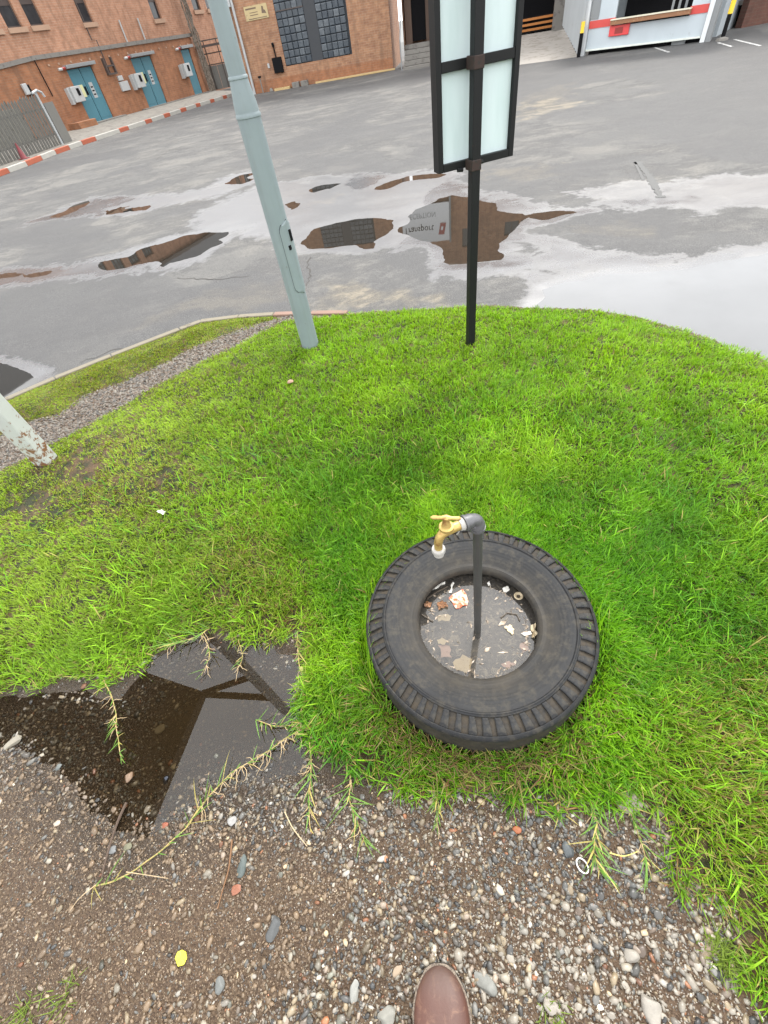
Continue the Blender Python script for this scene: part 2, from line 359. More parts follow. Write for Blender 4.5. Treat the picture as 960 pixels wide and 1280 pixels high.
# --- yard: asphalt sheet with hollows, and the water standing in them
PUD = {
 'a': [(113, 335), (130, 326), (160, 318), (190, 307), (230, 296), (262, 290), (283, 291), (280, 299), (268, 310), (252, 321), (232, 326), (210, 331), (196, 336), (186, 331), (168, 333), (150, 339), (128, 341)],
 'b': [(371, 302), (378, 294), (395, 285), (420, 277), (450, 272), (485, 271), (499, 280), (492, 292), (478, 300), (472, 312), (440, 309), (410, 311), (380, 314)],
 'c': [(495, 291), (508, 278), (520, 262), (545, 250), (565, 244), (590, 245), (612, 252), (628, 262), (660, 265), (664, 275), (650, 290), (642, 301), (618, 305), (630, 318), (642, 330), (600, 332), (560, 335), (548, 320), (538, 306), (515, 297)],
 'd': [(278, 229), (300, 219), (318, 216), (320, 226), (296, 232)],
 'e': [(373, 241), (400, 231), (428, 228), (412, 237), (390, 242)],
 'f': [(455, 239), (480, 229), (510, 219), (545, 216), (560, 217), (548, 223), (515, 226), (485, 236)],
 'g': [(50, 275), (72, 267), (90, 258), (113, 250), (108, 260), (85, 269)],
 'h': [(118, 266), (150, 259), (192, 256), (184, 263), (140, 268)],
 'i': [(-80, 352), (0, 344), (30, 340), (70, 336), (58, 343), (20, 348), (-80, 362)],
 'j': [(-160, 440), (-40, 450), (0, 451), (28, 459), (58, 469), (52, 482), (8, 499), (-60, 530), (-260, 620), (-300, 520)],
 'k': [(660, 267), (700, 263), (736, 264), (712, 270), (690, 279), (664, 279)],
 'l': [(352, 256), (374, 248), (376, 260), (356, 270)],
}
PUD = {k: poly_at(v, ROAD) for k, v in PUD.items()}
BIGP = poly_at([(655, 400), (668, 380), (676, 362), (700, 353), (745, 343), (800, 336), (860, 332), (905, 324), (960, 317), (1080, 300), (1300, 330), (1500, 520), (1100, 520), (960, 470), (930, 447), (880, 440), (800, 420)], ROAD)
FILM = [poly_at(p, ROAD) for p in (
    [(232, 292), (236, 272), (300, 240), (330, 228), (430, 218), (560, 216), (620, 240), (700, 258), (740, 262), (690, 285), (640, 300), (690, 325), (690, 345), (640, 348), (545, 345), (520, 310), (470, 316), (380, 318), (330, 305), (290, 296), (262, 322), (232, 334), (120, 348), (60, 352), (0, 362), (-60, 380), (-60, 350), (60, 335), (110, 325)],
    [(40, 278), (110, 248), (230, 240), (300, 228), (300, 240), (190, 264), (110, 272)],
    [(540, 342), (650, 332), (700, 340), (760, 330), (720, 350), (660, 360), (540, 352)],
    [(20, 465), (60, 466), (100, 480), (60, 490)],
    [(700, 240), (820, 225), (960, 215), (1100, 210), (1000, 262), (880, 268), (760, 262)],
    [(660, 290), (760, 310), (860, 322), (820, 336), (740, 345), (700, 350), (650, 330)])]
TAN = [poly_at(p, ROAD) for p in ([(400, 395), (390, 352), (440, 350), (500, 362), (560, 370), (560, 386)], [(690, 282), (760, 278), (820, 285), (830, 298), (760, 300), (700, 296)],
    [(250, 360), (380, 345), (380, 385), (300, 392), (240, 392), (120, 430)], [(370, 262), (400, 243), (440, 240), (420, 258)], [(580, 212), (700, 205), (720, 222), (620, 235)], [(640, 120), (720, 100), (740, 130), (640, 160)])]
DARK = [poly_at(p, ROAD) for p in ([(220, 395), (250, 365), (300, 350), (345, 360), (360, 385), (300, 395), (240, 405)], [(730, 75), (900, 60), (960, 100), (960, 130), (800, 90)],
    [(790, 130), (960, 100), (960, 200), (900, 190)], [(640, 62), (730, 75), (740, 100), (640, 120), (600, 130)], [(0, 380), (120, 400), (90, 440), (0, 450)], [(545, 290), (500, 320), (560, 345), (640, 335)], [(850, 60), (960, 50), (960, 90), (900, 80)])]
az = np.radians(np.arange(-78, 86, .42)); rr = np.exp(np.arange(math.log(1.0), math.log(62), .0125))
A_, R_ = np.meshgrid(az, rr); rx = (R_ * np.sin(A_)).ravel(); ry = (R_ * np.cos(A_)).ravel()
n_, m_ = A_.shape; ii = np.arange(n_ * m_).reshape(n_, m_)
rq = np.stack([ii[:-1, :-1], ii[1:, :-1], ii[1:, 1:], ii[:-1, 1:]], -1).reshape(-1, 4)
rdist = np.hypot(rx, ry); RP = np.stack([rx, ry], 1); wob = (fbm(rx, ry, 1.6, 21) - .5)
RPw = RP + np.stack([wob * .16, (fbm(rx, ry, 2.2, 31) - .5) * .22], 1)
f_p = np.full(len(rx), -9.)
for k, p in PUD.items(): f_p = np.maximum(f_p, sdf(RPw, p))
f_b = sdf(RPw, BIGP)
f_p = f_p / np.clip(rdist * .16, .3, 2.2); 
rz = ROAD - np.clip(np.maximum(f_p * .035, f_b * .06), -.006, .02) + .0042 * (fbm(rx * .8 + ry * .5, ry * 1.5, 3.2, 8, 5) - .5) * 2
wetv = np.clip(np.exp(np.minimum(np.maximum(f_p, f_b), 0) / .22) * .8, 0, 1)
for p in FILM: wetv = np.maximum(wetv, np.clip(.42 + sdf(RPw, p) * 1.1, 0, .8))
soft = lambda ps: np.clip(np.max([sdf(RPw, p) / np.clip(rdist * .15, .25, 2) for p in ps], 0) * 1.2 + .4, 0, 1)
tanv = soft(TAN); darkv = soft(DARK)
me = np_mesh('road', np.stack([rx, ry, rz], 1), rq.ravel(), np.full(len(rq), 4), {'wet': wetv, 'tan': tanv, 'dark': darkv})
tag(link('road', me, ASPH, smooth=True), kind='structure')
base = MB().box(-500, 500, -500, 500, -1.2, -.75); tag(base.build('ground', paint('far_ground', (.13, .13, .125), .9, scale=.5)), kind='structure')
DARKW = puddle_mat('dark_rain_water', (.022, .019, .015), 1.42, .03); PALEW = puddle_mat('pale_rain_water', (.125, .127, .13), 1.38, .16)
def water_sheet(P, mat, pad):
    c = P.mean(0); q = [c + (p - c) * (1 + pad / max(.05, np.linalg.norm(p - c))) for p in P]
    bm = bmesh.new(); vs = [bm.verts.new((p[0], p[1], ROAD - .0012)) for p in q]; bm.faces.new(vs)
    me = bpy.data.meshes.new('puddle'); bm.normal_update(); bm.to_mesh(me); bm.free()
    o = tag(link('puddle', me, mat), kind='structure')
    if me.polygons[0].normal.z < 0: me.flip_normals()
for pts in ([(-90, 372), (-90, 330), (40, 262), (100, 238), (280, 205), (570, 205), (770, 255), (720, 290), (668, 300), (662, 338), (540, 343), (240, 348)],
            [(-500, 450), (-60, 425), (20, 440), (75, 466), (40, 500), (-60, 545), (-500, 720)]):
    water_sheet(poly_at(pts, ROAD), DARKW, .0)
water_sheet(BIGP, PALEW, .12)
# cracks and a sealed joint in the asphalt
def crack(pts, w, mat):
    P = poly_at(pts, ROAD); Q = [P[0]]
    for a, b in zip(P[:-1], P[1:]):
        L = np.linalg.norm(b - a); n = max(2, int(L / .06)); nn = np.array([-(b - a)[1], (b - a)[0]]) / L
        for i in range(1, n + 1): Q.append(a + (b - a) * i / n + nn * random.uniform(-.03, .03) * (w < .03))
    m = MB(); 
    for a, b in zip(Q[:-1], Q[1:]):
        nn = np.array([-(b - a)[1], (b - a)[0]]); nn = nn / max(1e-6, np.linalg.norm(nn)) * w / 2 * random.uniform(.5, 1.4)
        m.add([(*(a - nn), ROAD + .0085), (*(b - nn), ROAD + .0085), (*(b + nn), ROAD + .0085), (*(a + nn), ROAD + .0085)], [(0, 1, 2, 3)])
    tag(m.build('road_crack', mat), kind='structure')
CRK = paint('crack_dirt', (.05, .046, .042), .9); SEAL = paint('joint_seal', (.088, .088, .086), .85)
crack([(389, 322), (385, 332), (390, 343), (386, 358)], .012, CRK); crack([(222, 348), (262, 350), (312, 346)], .014, CRK)
crack([(195, 200), (212, 188), (330, 176)], .02, CRK); crack([(797, 203), (812, 222), (826, 248)], .08, SEAL); crack([(793, 203), (804, 226)], .03, SEAL)
crack([(100, 455), (140, 440), (175, 432)], .01, CRK)

# --- painted kerb of the far pavement
kp = [(-70, 240), (-20, 222), (0, 215), (33, 203), (68, 189), (100, 178), (165, 157), (205, 144), (245, 131), (292, 117), (306, 113)]
KPW = np.array([at(u, v, 0)[:2] for u, v in kp]); KU = [u for u, _ in kp]
def kerb_pt(u):
    for i in range(len(KU) - 1):
        if u <= KU[i + 1] or i == len(KU) - 2:
            t = (u - KU[i]) / (KU[i + 1] - KU[i]); return KPW[i] + (KPW[i + 1] - KPW[i]) * t
cuts = [-70, -48, -28, -10, 10, 33, 51, 69, 86, 102, 118, 148, 160, 181, 189, 205, 212, 225, 232, 245, 250, 262, 267, 278, 283, 292, 306]
kerb = empty('painted_kerb', (*KPW[3], ROAD), 0, 'long kerb painted in orange red and white blocks along the far pavement', 'kerb')
KR = paint('kerb_red', (.32, .085, .045), .7, (.2, .12, .09), scale=5); KW = paint('kerb_white', (.34, .33, .3), .7, (.4, .38, .34), scale=5, wear_amt=.66)
for i in range(len(cuts) - 1):
    a = kerb_pt(cuts[i]); b = kerb_pt(cuts[i + 1]); d = (b - a) / np.linalg.norm(b - a); n = np.array([-d[1], d[0]]); b = b - d * .012
    q = [a, b, b + n * .16, a + n * .16]; mb = MB().prism([p - KPW[3] for p in q], 0, .135)
    mb.build('kerb_stone', KR if i % 2 == 1 else KW, kerb, bevel=.012)
# pavement behind it
pv = [tuple(p + np.array([-.15, .05])) for p in KPW] + [tuple(at(256, 113)[:2]), (-7.2, 41.5), (-20, 30), (-16, 12)]
tag(MB().prism(pv, -.3, .0).build('pavement', paint('pavement_concrete', (.17, .16, .14), .85, (.1, .09, .08), scale=1.2, wear_amt=.55)), kind='structure')

# --- kerb stones of the verge
vk = empty('verge_kerb', (*at(140, 445)[:2], ROAD), 0, 'low pale concrete kerb curving along the left edge of the grass verge', 'kerb')
KC = paint('kerb_concrete', (.17, .15, .11), .85, (.1, .085, .06), scale=9); KPK = paint('kerb_pink', (.2, .125, .095), .85, (.14, .12, .1), scale=9)
def kerb_run(px, mat):
    P = poly_at(px, .0); org = at(140, 445)[:2]
    for a, b in zip(P[:-1], P[1:]):
        L = np.linalg.norm(b - a); n = max(1, round(L / .9)); d = (b - a) / L; nn = np.array([-d[1], d[0]])
        for i in range(n):
            s = a + d * (L * i / n); e = a + d * (L * (i + 1) / n - .008)
            MB().prism([p - org for p in (s + nn * .012, s - nn * .05, e - nn * .05, e + nn * .012)][::-1], -.1, .12).build('kerb_stone', mat, vk, bevel=.008)
kerb_run(KERBL, KC); kerb_run([(252, 402), (300, 396), (344, 393)], KC); kerb_run([(344, 393), (390, 391.5), (436, 391)], KPK)

# ================================================================== BUILDINGS AND FIXED THINGS
class Wall:
    """a vertical plane through two ground points; turns photograph points into (along, height)"""
    def __init__(s, a, b, z):
        s.o = at(*a, z)[:2]; e = at(*b, z)[:2]; s.d = (e - s.o) / np.linalg.norm(e - s.o); s.n = np.array([-s.d[1], s.d[0]]); s.rz = math.atan2(s.d[1], s.d[0])
    def __call__(s, u, v, off=0.):
        r = ray(u, v); t = (s.o @ s.n + off) / (r[:2] @ s.n); p = r[:2] * t; return float((p - s.o) @ s.d), float(CAMH + r[2] * t)
def holed(mb, x0, x1, z0, z1, holes, y=0., depth=.18, thick=.3):
    xs = sorted({x0, x1, *[h[0] for h in holes], *[h[1] for h in holes]}); zs = sorted({z0, z1, *[h[2] for h in holes], *[h[3] for h in holes]})
    for i in range(len(xs) - 1):
        for j in range(len(zs) - 1):
            cx, cz = (xs[i] + xs[i + 1]) / 2, (zs[j] + zs[j + 1]) / 2
            if any(h[0] < cx < h[1] and h[2] < cz < h[3] for h in holes): continue
            mb.add([(xs[i], y, zs[j]), (xs[i + 1], y, zs[j]), (xs[i + 1], y, zs[j + 1]), (xs[i], y, zs[j + 1])], [(0, 1, 2, 3)])
    for a, b, c, d in holes:
        Y = y + depth
        mb.add([(a, y, c), (b, y, c), (b, y, d), (a, y, d), (a, Y, c), (b, Y, c), (b, Y, d), (a, Y, d)], [(0, 4, 5, 1), (1, 5, 6, 2), (2, 6, 7, 3), (3, 7, 4, 0)])
    Y = y + thick
    mb.add([(x0, y, z0), (x1, y, z0), (x1, y, z1), (x0, y, z1), (x0, Y, z0), (x1, Y, z0), (x1, Y, z1), (x0, Y, z1)], [(1, 5, 6, 2), (3, 2, 6, 7), (0, 3, 7, 4), (5, 4, 7, 6)])
    return mb
DARKGL = Mat('dark_window_glass'); DARKGL.bsdf(DARKGL.mix(DARKGL.noise(3, 3), (.015, .018, .022), (.05, .055, .06)), .08); DARKGL = DARKGL.m
BLACK = paint('black_and_painted_shade', (.008, .008, .009), .9, spec=.12); GREYST = paint('grey_steel', (.2, .21, .215), .5, (.14, .1, .07), scale=5, wear_amt=.68)  # black of dark fittings, also shade painted into openings and gaps
TEAL = paint('teal_door_paint', (.07, .2, .255), .55, (.11, .16, .17), scale=4, wear_amt=.7); TEALD = paint('deep_teal_paint', (.055, .165, .21), .6)
CONC = paint('weathered_concrete', (.17, .16, .145), .85, (.12, .11, .1), scale=2.5, wear_amt=.57); WHITE = paint('white_enamel', (.36, .37, .37), .4, (.4, .38, .33), scale=9, wear_amt=.7)
FRAME = paint('window_frame_brown', (.06, .045, .04), .6); SILL = paint('sill_plaster', (.34, .22, .15), .8, (.25, .15, .1), scale=5)
REDP = paint('red_paint', (.25, .025, .02), .45); YEL = paint('yellow_paint', (.75, .5, .03), .45); CORR = paint('corrugated_grey', (.33, .35, .36), .45, (.2, .18, .16), scale=2, wear_amt=.68)
ROOFG = paint('grey_roof_sheet', (.15, .165, .185), .5, scale=1)

# --- orange brick building on the left with the teal doors
A = Wall((110, 157), (253, 117), 0)
bA = empty('brick_building', (*A.o, 0), A.rz, 'orange brick building with teal double doors and tall windows behind the painted kerb', 'building')
wins = [(-4.8, -4.1), (-3.65, -2.95), (-2.5, -1.8), (-1.36, -.62), (-.2, .54), (2.72, 3.4), (7.66, 8.32), (11.3, 12.0), (12.6, 13.3)]
WZ = {2.72: (3.3, 5.7), 7.66: (3.18, 5.6)}
holes = [(a, b, *WZ.get(a, (3.36, 5.75))) for a, b in wins]
UP = .28                                            # upper wall stands back from the lower storey
holed(MB(), -13, 16, -.3, 6.35, holes, UP, .16, 6).build('wall', BRICK, bA)
for a, b, c, d in holes:
    fr = MB(); t = .05
    fr.box(a, a + t, UP + .1, UP + .15, c, d).box(b - t, b, UP + .1, UP + .15, c, d).box(a + t, b - t, UP + .1, UP + .15, c, c + t).box(a + t, b - t, UP + .1, UP + .15, d - t, d)
    fr.box(a + t, b - t, UP + .1, UP + .15, c + .62, c + .8); w = fr.build('window', FRAME, bA)
    for zz0, zz1 in ((c + t, c + .62), (c + .8, d - t)):
        box('pane', DARKGL if zz0 < c + .3 else tile_mat('glazing', (.05, .065, .075), (.12, .14, .15)) if 'gz' not in _cache else _cache['gz'], w, a + t, b - t, UP + .12, UP + .135, zz0, zz1)
    _cache['gz'] = w.children[1].data.materials[0]
    mb = MB(); n = 3
    for i in range(1, n): x = a + (b - a) * i / n; mb.box(x - .014, x + .014, UP + .095, UP + .12, c + .8, d - t)
    for i in range(1, 5): z = c + .8 + (d - c - .8) * i / 5; mb.box(a + t, b - t, UP + .096, UP + .119, z - .014, z + .014)
    mb.build('glazing_bar', FRAME, w)
    box('sill', SILL, bA, a - .08, b + .12, UP - .09, UP + .05, c - .16, c - .002)
box('roof', ROOFG, bA, -13.2, 16.2, UP - .12, 6.6, 6.35, 7.7); box('gutter', FRAME, bA, -13.2, 16.2, UP - .2, UP - .123, 6.27, 6.45)
# lower storey
doors = [(.28, 1.8), (4.52, 6.05), (8.62, 9.42)]
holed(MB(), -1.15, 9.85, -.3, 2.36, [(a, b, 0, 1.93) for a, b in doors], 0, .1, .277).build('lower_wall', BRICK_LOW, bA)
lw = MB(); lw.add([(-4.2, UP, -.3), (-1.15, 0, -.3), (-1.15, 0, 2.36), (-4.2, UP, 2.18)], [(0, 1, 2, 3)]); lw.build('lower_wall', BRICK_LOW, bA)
box('coping', CONC, bA, -1.2, 10.0, -.07, UP - .003, 2.36, 2.5); MB().add([(-4.2, UP - .06, 2.18), (-1.2, -.07, 2.36), (-1.2, .2, 2.36), (-4.2, UP - .003, 2.18), (-4.2, UP - .06, 2.33), (-1.2, -.07, 2.5), (-1.2, .2, 2.5), (-4.2, UP - .003, 2.33)],
    [(0, 1, 5, 4), (4, 5, 6, 7), (0, 3, 2, 1)]).build('coping', CONC, bA)
for k in range(17):
    x = -.6 + k * .62 + random.uniform(-.06, .06); box('vent_cap', SILL, bA, x, x + .09, -.03, -.002, 2.12 - .004 * k, 2.19 - .004 * k)
for a, b in doors:
    dr = MB().box(a + .02, b - .02, .05, .09, .02, 1.91).build('door', TEAL, bA)
    mid = (a + b) / 2
    if b - a > 1: box('door_gap', BLACK, dr, mid - .012, mid + .012, .044, .049, .04, 1.9)
    for x0, x1 in (((a + .06, mid - .06), (mid + .06, b - .06)) if b - a > 1 else ((a + .08, b - .08),)):
        for z0, z1 in ((.12, .85), (.95, 1.8)): box('door_panel', TEALD, dr, x0, x1, .04, .0495, z0, z1)
    if b - a > 1:
        box('notice', WHITE, dr, mid + .16, mid + .38, .03, .0385, .85, 1.4); box('notice', paint('notice_yellow', (.55, .55, .3), .6), dr, mid - .52, mid - .24, .03, .0385, .95, 1.38)
        box('notice', BLACK, dr, mid - .2, mid - .08, .03, .0385, 1.0, 1.3); 
    for k in range(3): box('notice_line', BLACK, dr, mid + .2, mid + .34, .026, .0295, .95 + k * .13, 1.0 + k * .13) if b - a > 1 else None
    box('door_hood', GREYST, bA, a - .12, b + .12, -.26, -.003, 1.95, 2.07, bevel=.01); MB().tube([(a - .3, -.12, 1.98), (a - .12, -.12, 1.98)], .055, 10).build('door_lamp', REDP, bA)
    MB().tube([(a - .5, -.12, 1.97), (a - .31, -.12, 1.97)], .05, 10).build('door_lamp', WHITE, bA)
for x0 in (-.38, 3.88, 7.95):
    mb = MB().box(x0 + .15, x0 + .72, -.3, -.002, .84, 1.38).build('meter_box', WHITE, bA, bevel=.02); box('gauge', BLACK, mb, x0 + .42, x0 + .58, -.312, -.301, 1.05, 1.3)
    box('meter_door', WHITE, mb, x0 + .02, x0 + .13, -.2, -.004, .8, 1.36)
box('fuse_box', WHITE, bA, 3.05, 3.62, -.1, -.002, .85, 1.2, bevel=.01); box('fuse_box', WHITE, bA, 3.1, 3.4, -.1, -.002, 1.24, 1.42, bevel=.01)
fr = MB().box(2.55, 2.61, -.14, -.002, 1.5, 2.1).box(3.09, 3.15, -.14, -.002, 1.5, 2.1).box(2.61, 3.09, -.14, -.1, 1.5, 1.56).box(2.61, 3.09, -.14, -.1, 1.78, 1.84); fr.build('pipe_bracket', FRAME, bA)
for x0 in (5.0, 6.36): MB().tube([(x0, UP - .06, 2.5), (x0, UP - .06, 3.28)], .035, 8).build('vent_pipe', WHITE, bA)
MB().tube([(-1.2, -.1, 1.2), (-1.2, -.09, 2.36)], .025, 6).build('down_pipe', BLACK, bA); MB().tube([(2.75, -.05, 1.5), (2.75, -.05, 2.7), (2.75, UP - .05, 2.75), (2.75, UP - .05, 5)], .025, 6).build('conduit', FRAME, bA)
fl = MB().box(-2.42, -2.2, -.12, .0, 1.4, 1.75).build('flood_light', WHITE, bA, bevel=.02); box('lamp_housing', BLACK, fl, -2.2, -2.06, -.06, .02, 1.35, 1.7)
MB().box(-6.5, -3.6, -.7, .25, -.1, 1.1).build('plant_box', paint('olive_grey_cabinet', (.16, .155, .13), .7), bA)
box('doorstep', CONC, bA, .0, 2.3, -.45, -.003, .0, .05); box('doorstep', CONC, bA, 3.9, 9.8, -.3, -.003, .0, .04)
MB().prism([(-1.1, -.75), (-.2, -.95), (.1, -.55), (.1, -.003), (-1.1, -.003)], 0, .22).build('low_brick_kerb', BRICK_LOW, bA)

# pipes and dry creeper climbing in the corner
cr = empty('dry_creeper', (*(A.o + A.d * 10.2 - A.n * .05), 0), A.rz, 'bare grey brown creeper stems climbing the corner right of the last teal door', 'creeper')
for k in range(9):
    x = -.2 + k * .06; pts = [(x + random.uniform(-.06, .06) - z * .06, -.1 - .06 * random.random(), z) for z in np.arange(0, 6.6, .35)]
    MB().tube(pts, [.05 - .004 * i * .5 for i in range(len(pts))], 6).build('stem', paint('dry_bark', (.2, .17, .14), .9, (.11, .09, .07), scale=5, wear_amt=.5), cr, smooth=True)

# --- palisade fence at the left edge
F = Wall((0, 208), (88, 177), 0)
fen = empty('steel_fence', (*F.o, 0), F.rz, 'weathered grey steel palisade fence behind the kerb at the left edge', 'fence')
FM = paint('galvanised_weathered', (.105, .103, .093), .65, (.06, .053, .044), metal=.2, scale=4, wear_amt=.6); FME = MB(); sR = F(88, 177)[0]
pale = MB().add([(-.07, 0, 0), (-.03, -.03, 0), (.03, -.03, 0), (.07, 0, 0), (-.07, 0, 1.32), (-.03, -.03, 1.34), (.03, -.03, 1.34), (.07, 0, 1.32), (0, -.03, 1.4)],
                [(0, 1, 5, 4), (1, 2, 6, 5), (2, 3, 7, 6), (4, 5, 8), (5, 6, 8), (6, 7, 8)]).mesh('pale'); pale.materials.append(FM)
x = -3.0
while x < sR - .55:
    o = bpy.data.objects.new('pale', pale); COL.objects.link(o); o.parent = fen; o.location = (x, random.uniform(-.005, .005), .02); o.scale = (1, 1, random.uniform(.97, 1.02)); x += .165
for z in (.3, 1.0): box('rail', FM, fen, -3.1, sR - .45, .003, .05, z, z + .05)
MB().tube([(sR - .5, .02, 0), (sR - .5, .02, 1.5)], .05, 10).build('post', paint('galvanised_post', (.35, .37, .38), .45), fen)
MB().box(sR - .42, sR + .12, -.02, .02, 0, 1.15).build('sheet_panel', paint('dull_sheet', (.13, .13, .12), .6), fen)
MB().tube([(sR - .75, -.05, 1.45), (sR - .45, -.05, 1.5), (sR - .25, -.05, 1.42), (sR - .2, -.05, 1.3)], .035, 8).build('bracket_arm', paint('galvanised_post', (.35, .37, .38), .45), fen)
cone = empty('traffic_cone', (*(F.o + F.d * F(20, 195)[0] + F.n * -.25), 0), 0, 'small faded red traffic cone standing against the palisade fence', 'cone')
MB().lathe([(.11, .02), (.1, .03), (.02, .42), (.0, .43)], 14).build('cone_body', paint('faded_red', (.16, .03, .035), .7), cone, smooth=True); MB().box(-.14, .14, -.14, .14, 0, .02).build('base', paint('faded_red', (.16, .03, .035), .7), cone)

# --- sheet gate in the recess
G = Wall((256, 115), (300, 106), 0)
gt = empty('yard_gate', (*G.o, 0), G.rz, 'dull grey sheet metal gate with open bar frame on top in the recess', 'gate'); gw = 3.1
for k in range(8): box('gate_sheet', paint('dull_sheet', (.13, .13, .12), .6), gt, .05 + k * gw / 8, .05 + (k + 1) * gw / 8 - .02, 0, .03 + .01 * (k % 2), 0, 1.05)
for z in (1.07, 1.55, 2.1): box('rail', FRAME, gt, 0, gw, -.005, .04, z, z + .05)
for k in range(5): box('upright', FRAME, gt, k * gw / 4, k * gw / 4 + .05, -.03, -.006, 0, 2.15)
box('hood', FRAME, gt, .3, 1.8, -.5, -.04, 1.85, 1.95)

# --- brick building in the middle, with the glass-block panel
B = Wall((324, 117), (500, 86), ROAD)
bB = empty('brick_building', (*B.o, ROAD), B.rz, 'speckled orange brick building with tall grey glass block panel and white drainpipe', 'building')
z0 = -ROAD
holed(MB(), -.55, 6.95, -.3, 9.2, [(1.7, 5.04, .77, 7.3)], 0, .1, 5).build('wall', BRICK_B, bB)
MB().box(-1.0, -.553, .3, 5, -.3, 9).build('side_wall', BRICK_LOW, bB)
box('plinth', BRICK_LOW, bB, -.55, 6.95, -.03, -.003, -.3, .42)
box('backing', paint('grout_grey', (.03, .035, .041), .8), bB, 1.7, 5.04, .075, .099, .77, 7.3)
bl = [tile_mat('glass_block_' + n, a, b) for n, a, b in (('slate', (.026, .034, .044), (.045, .056, .067)), ('mid', (.035, .045, .057), (.06, .073, .086)), ('deep', (.022, .031, .043), (.038, .05, .063)), ('pale', (.055, .067, .08), (.095, .108, .12)))]
bmesh_ = []
bw, bh = .268, .245
for m_i in bl:
    me = MB().add([(.008, .012, .008), (bw - .008, .012, .008), (bw - .008, .012, bh - .008), (.008, .012, bh - .008), (.03, -.004, .03), (bw - .03, -.004, .03), (bw - .03, -.004, bh - .03), (.03, -.004, bh - .03), (.008, .07, .008), (bw - .008, .07, .008), (bw - .008, .07, bh - .008), (.008, .07, bh - .008)],
        [(4, 5, 6, 7), (0, 1, 5, 4), (1, 2, 6, 5), (2, 3, 7, 6), (3, 0, 4, 7), (0, 8, 9, 1), (1, 9, 10, 2), (2, 10, 11, 3), (3, 11, 8, 0)]).mesh('glass_block'); me.materials.append(m_i); bmesh_.append(me)
for sx, nc in ((1.7, 5), (3.6, 5)):
    for i in range(nc):
        for j in range(26):
            o = bpy.data.objects.new('glass_block', bmesh_[random.choices((0, 1, 2, 3), (4, 4, 3, 1.3))[0]]); COL.objects.link(o); o.parent = bB; o.location = (sx + .0 + i * bw, random.uniform(-.004, .004), .78 + j * (bh + .005))
box('dark_column', paint('dark_column', (.03, .033, .038), .6), bB, 3.045, 3.595, .03, .09, .77, 7.3); box('brace', FRAME, bB, 1.7, 3.04, -.02, -.006, 2.52, 2.56)
MB().tube([(-.2, -.1, 0), (-.2, -.1, 8.8)], .06, 12).build('drainpipe', WHITE, bB, smooth=True); box('junction_box', WHITE, bB, -.5, -.28, -.12, -.004, 2.95, 3.3); MB().tube([(-.42, -.08, 3), (-.4, -.08, 1.9)], .03, 8).build('overflow_pipe', WHITE, bB)
bx = box('black_box', BLACK, bB, 1.08, 1.55, -.12, -.004, .6, 1.13, bevel=.01); MB().tube([(1.3, -.05, 1.13), (1.28, -.05, 1.55)], .03, 8).build('cable_riser', BLACK, bB); MB().tube([(1.28, -.05, 1.5), (1.28, -.1, 1.6)], .06, 8).build('cable_gland', BLACK, bB)
box('socket', WHITE, bB, .78, .88, -.04, -.004, .82, .98); MB().tube([(.32, -.3, 0), (.32, -.3, .55)], .03, 8).build('stand_pipe', CONC, bB); box('tap_head', BLACK, bB, .26, .38, -.36, -.24, .55, .62)
sg_ = MB().box(.27, 1.38, -.03, -.004, 2.42, 2.86).build('notice_board', paint('faded_cream_board', (.42, .33, .17), .6, (.3, .22, .12), scale=3), bB)
def text(name, body, size, mat, parent, loc, ext=.004, align='LEFT', rot=(math.pi / 2, 0, 0), sx=1.0):
    c = bpy.data.curves.new(name, 'FONT'); c.body = body; c.size = size; c.extrude = ext; c.align_x = align; c.resolution_u = 2
    t = bpy.data.objects.new('tmp', c); COL.objects.link(t); bpy.context.view_layer.update()
    me = bpy.data.meshes.new_from_object(t); COL.objects.unlink(t); bpy.data.objects.remove(t)
    o = link(name, me, mat, parent); o.location = loc; o.rotation_euler = rot; o.scale = (sx, 1, 1); return o
BRN = paint('faded_print', (.13, .09, .06), .7)
box('print_line', BRN, sg_, .34, .85, -.034, -.0305, 2.75, 2.8); box('print_line', BRN, sg_, .5, .9, -.034, -.0305, 2.64, 2.66); box('print_line', BRN, sg_, .5, .9, -.034, -.0305, 2.56, 2.585); box('print_line', BRN, sg_, .4, 1.3, -.034, -.0305, 2.45, 2.475)
MB().add([(1.08, -.033, 2.58), (1.3, -.033, 2.56), (1.26, -.033, 2.66), (1.2, -.033, 2.68), (1.2, -.033, 2.78), (1.12, -.033, 2.8), (1.1, -.033, 2.68)], [(0, 1, 2, 3, 4, 5, 6)]).build('print_emblem', BRN, sg_)

# planks and rubble along its foot
def wallthing(W_, name, s0, s1, y0, y1, zA, zB, mat, label, cat, group=None, tilt=0):
    c = W_.o + W_.d * s0 - W_.n * -y0
    o = MB().box(0, s1 - s0, 0, y1 - y0, 0, zB - zA).build(name, mat, None, bevel=.008, loc=(*c, zA), rz=W_.rz + tilt); return tag(o, label, cat, group)
WOOD = paint('raw_timber', (.42, .3, .14), .7, (.3, .2, .1), scale=6)
sa = B(396, 107)[0]
wallthing(B, 'plank', sa, sa + 3.4, -.18, -.07, ROAD, ROAD + .07, WOOD, 'long pale timber plank lying on the ground against the brick wall', 'plank', tilt=.01)
wallthing(B, 'plank', sa + 1.2, sa + 4.0, -.34, -.22, ROAD + .01, ROAD + .07, WOOD, 'shorter timber plank in front of the long one near the steps', 'plank', tilt=.015)
wallthing(B, 'plank', .95, 1.75, -.4, -.1, ROAD, ROAD + .09, WOOD, 'short timber board at the left end of the brick wall foot', 'plank')
for i, s in enumerate((1.9, 2.35)): wallthing(B, 'concrete_block', s, s + .35, -.4, -.15, ROAD, ROAD + .2, CONC, ('left', 'right')[i] + ' one of two grey blocks between the timber boards', 'block')
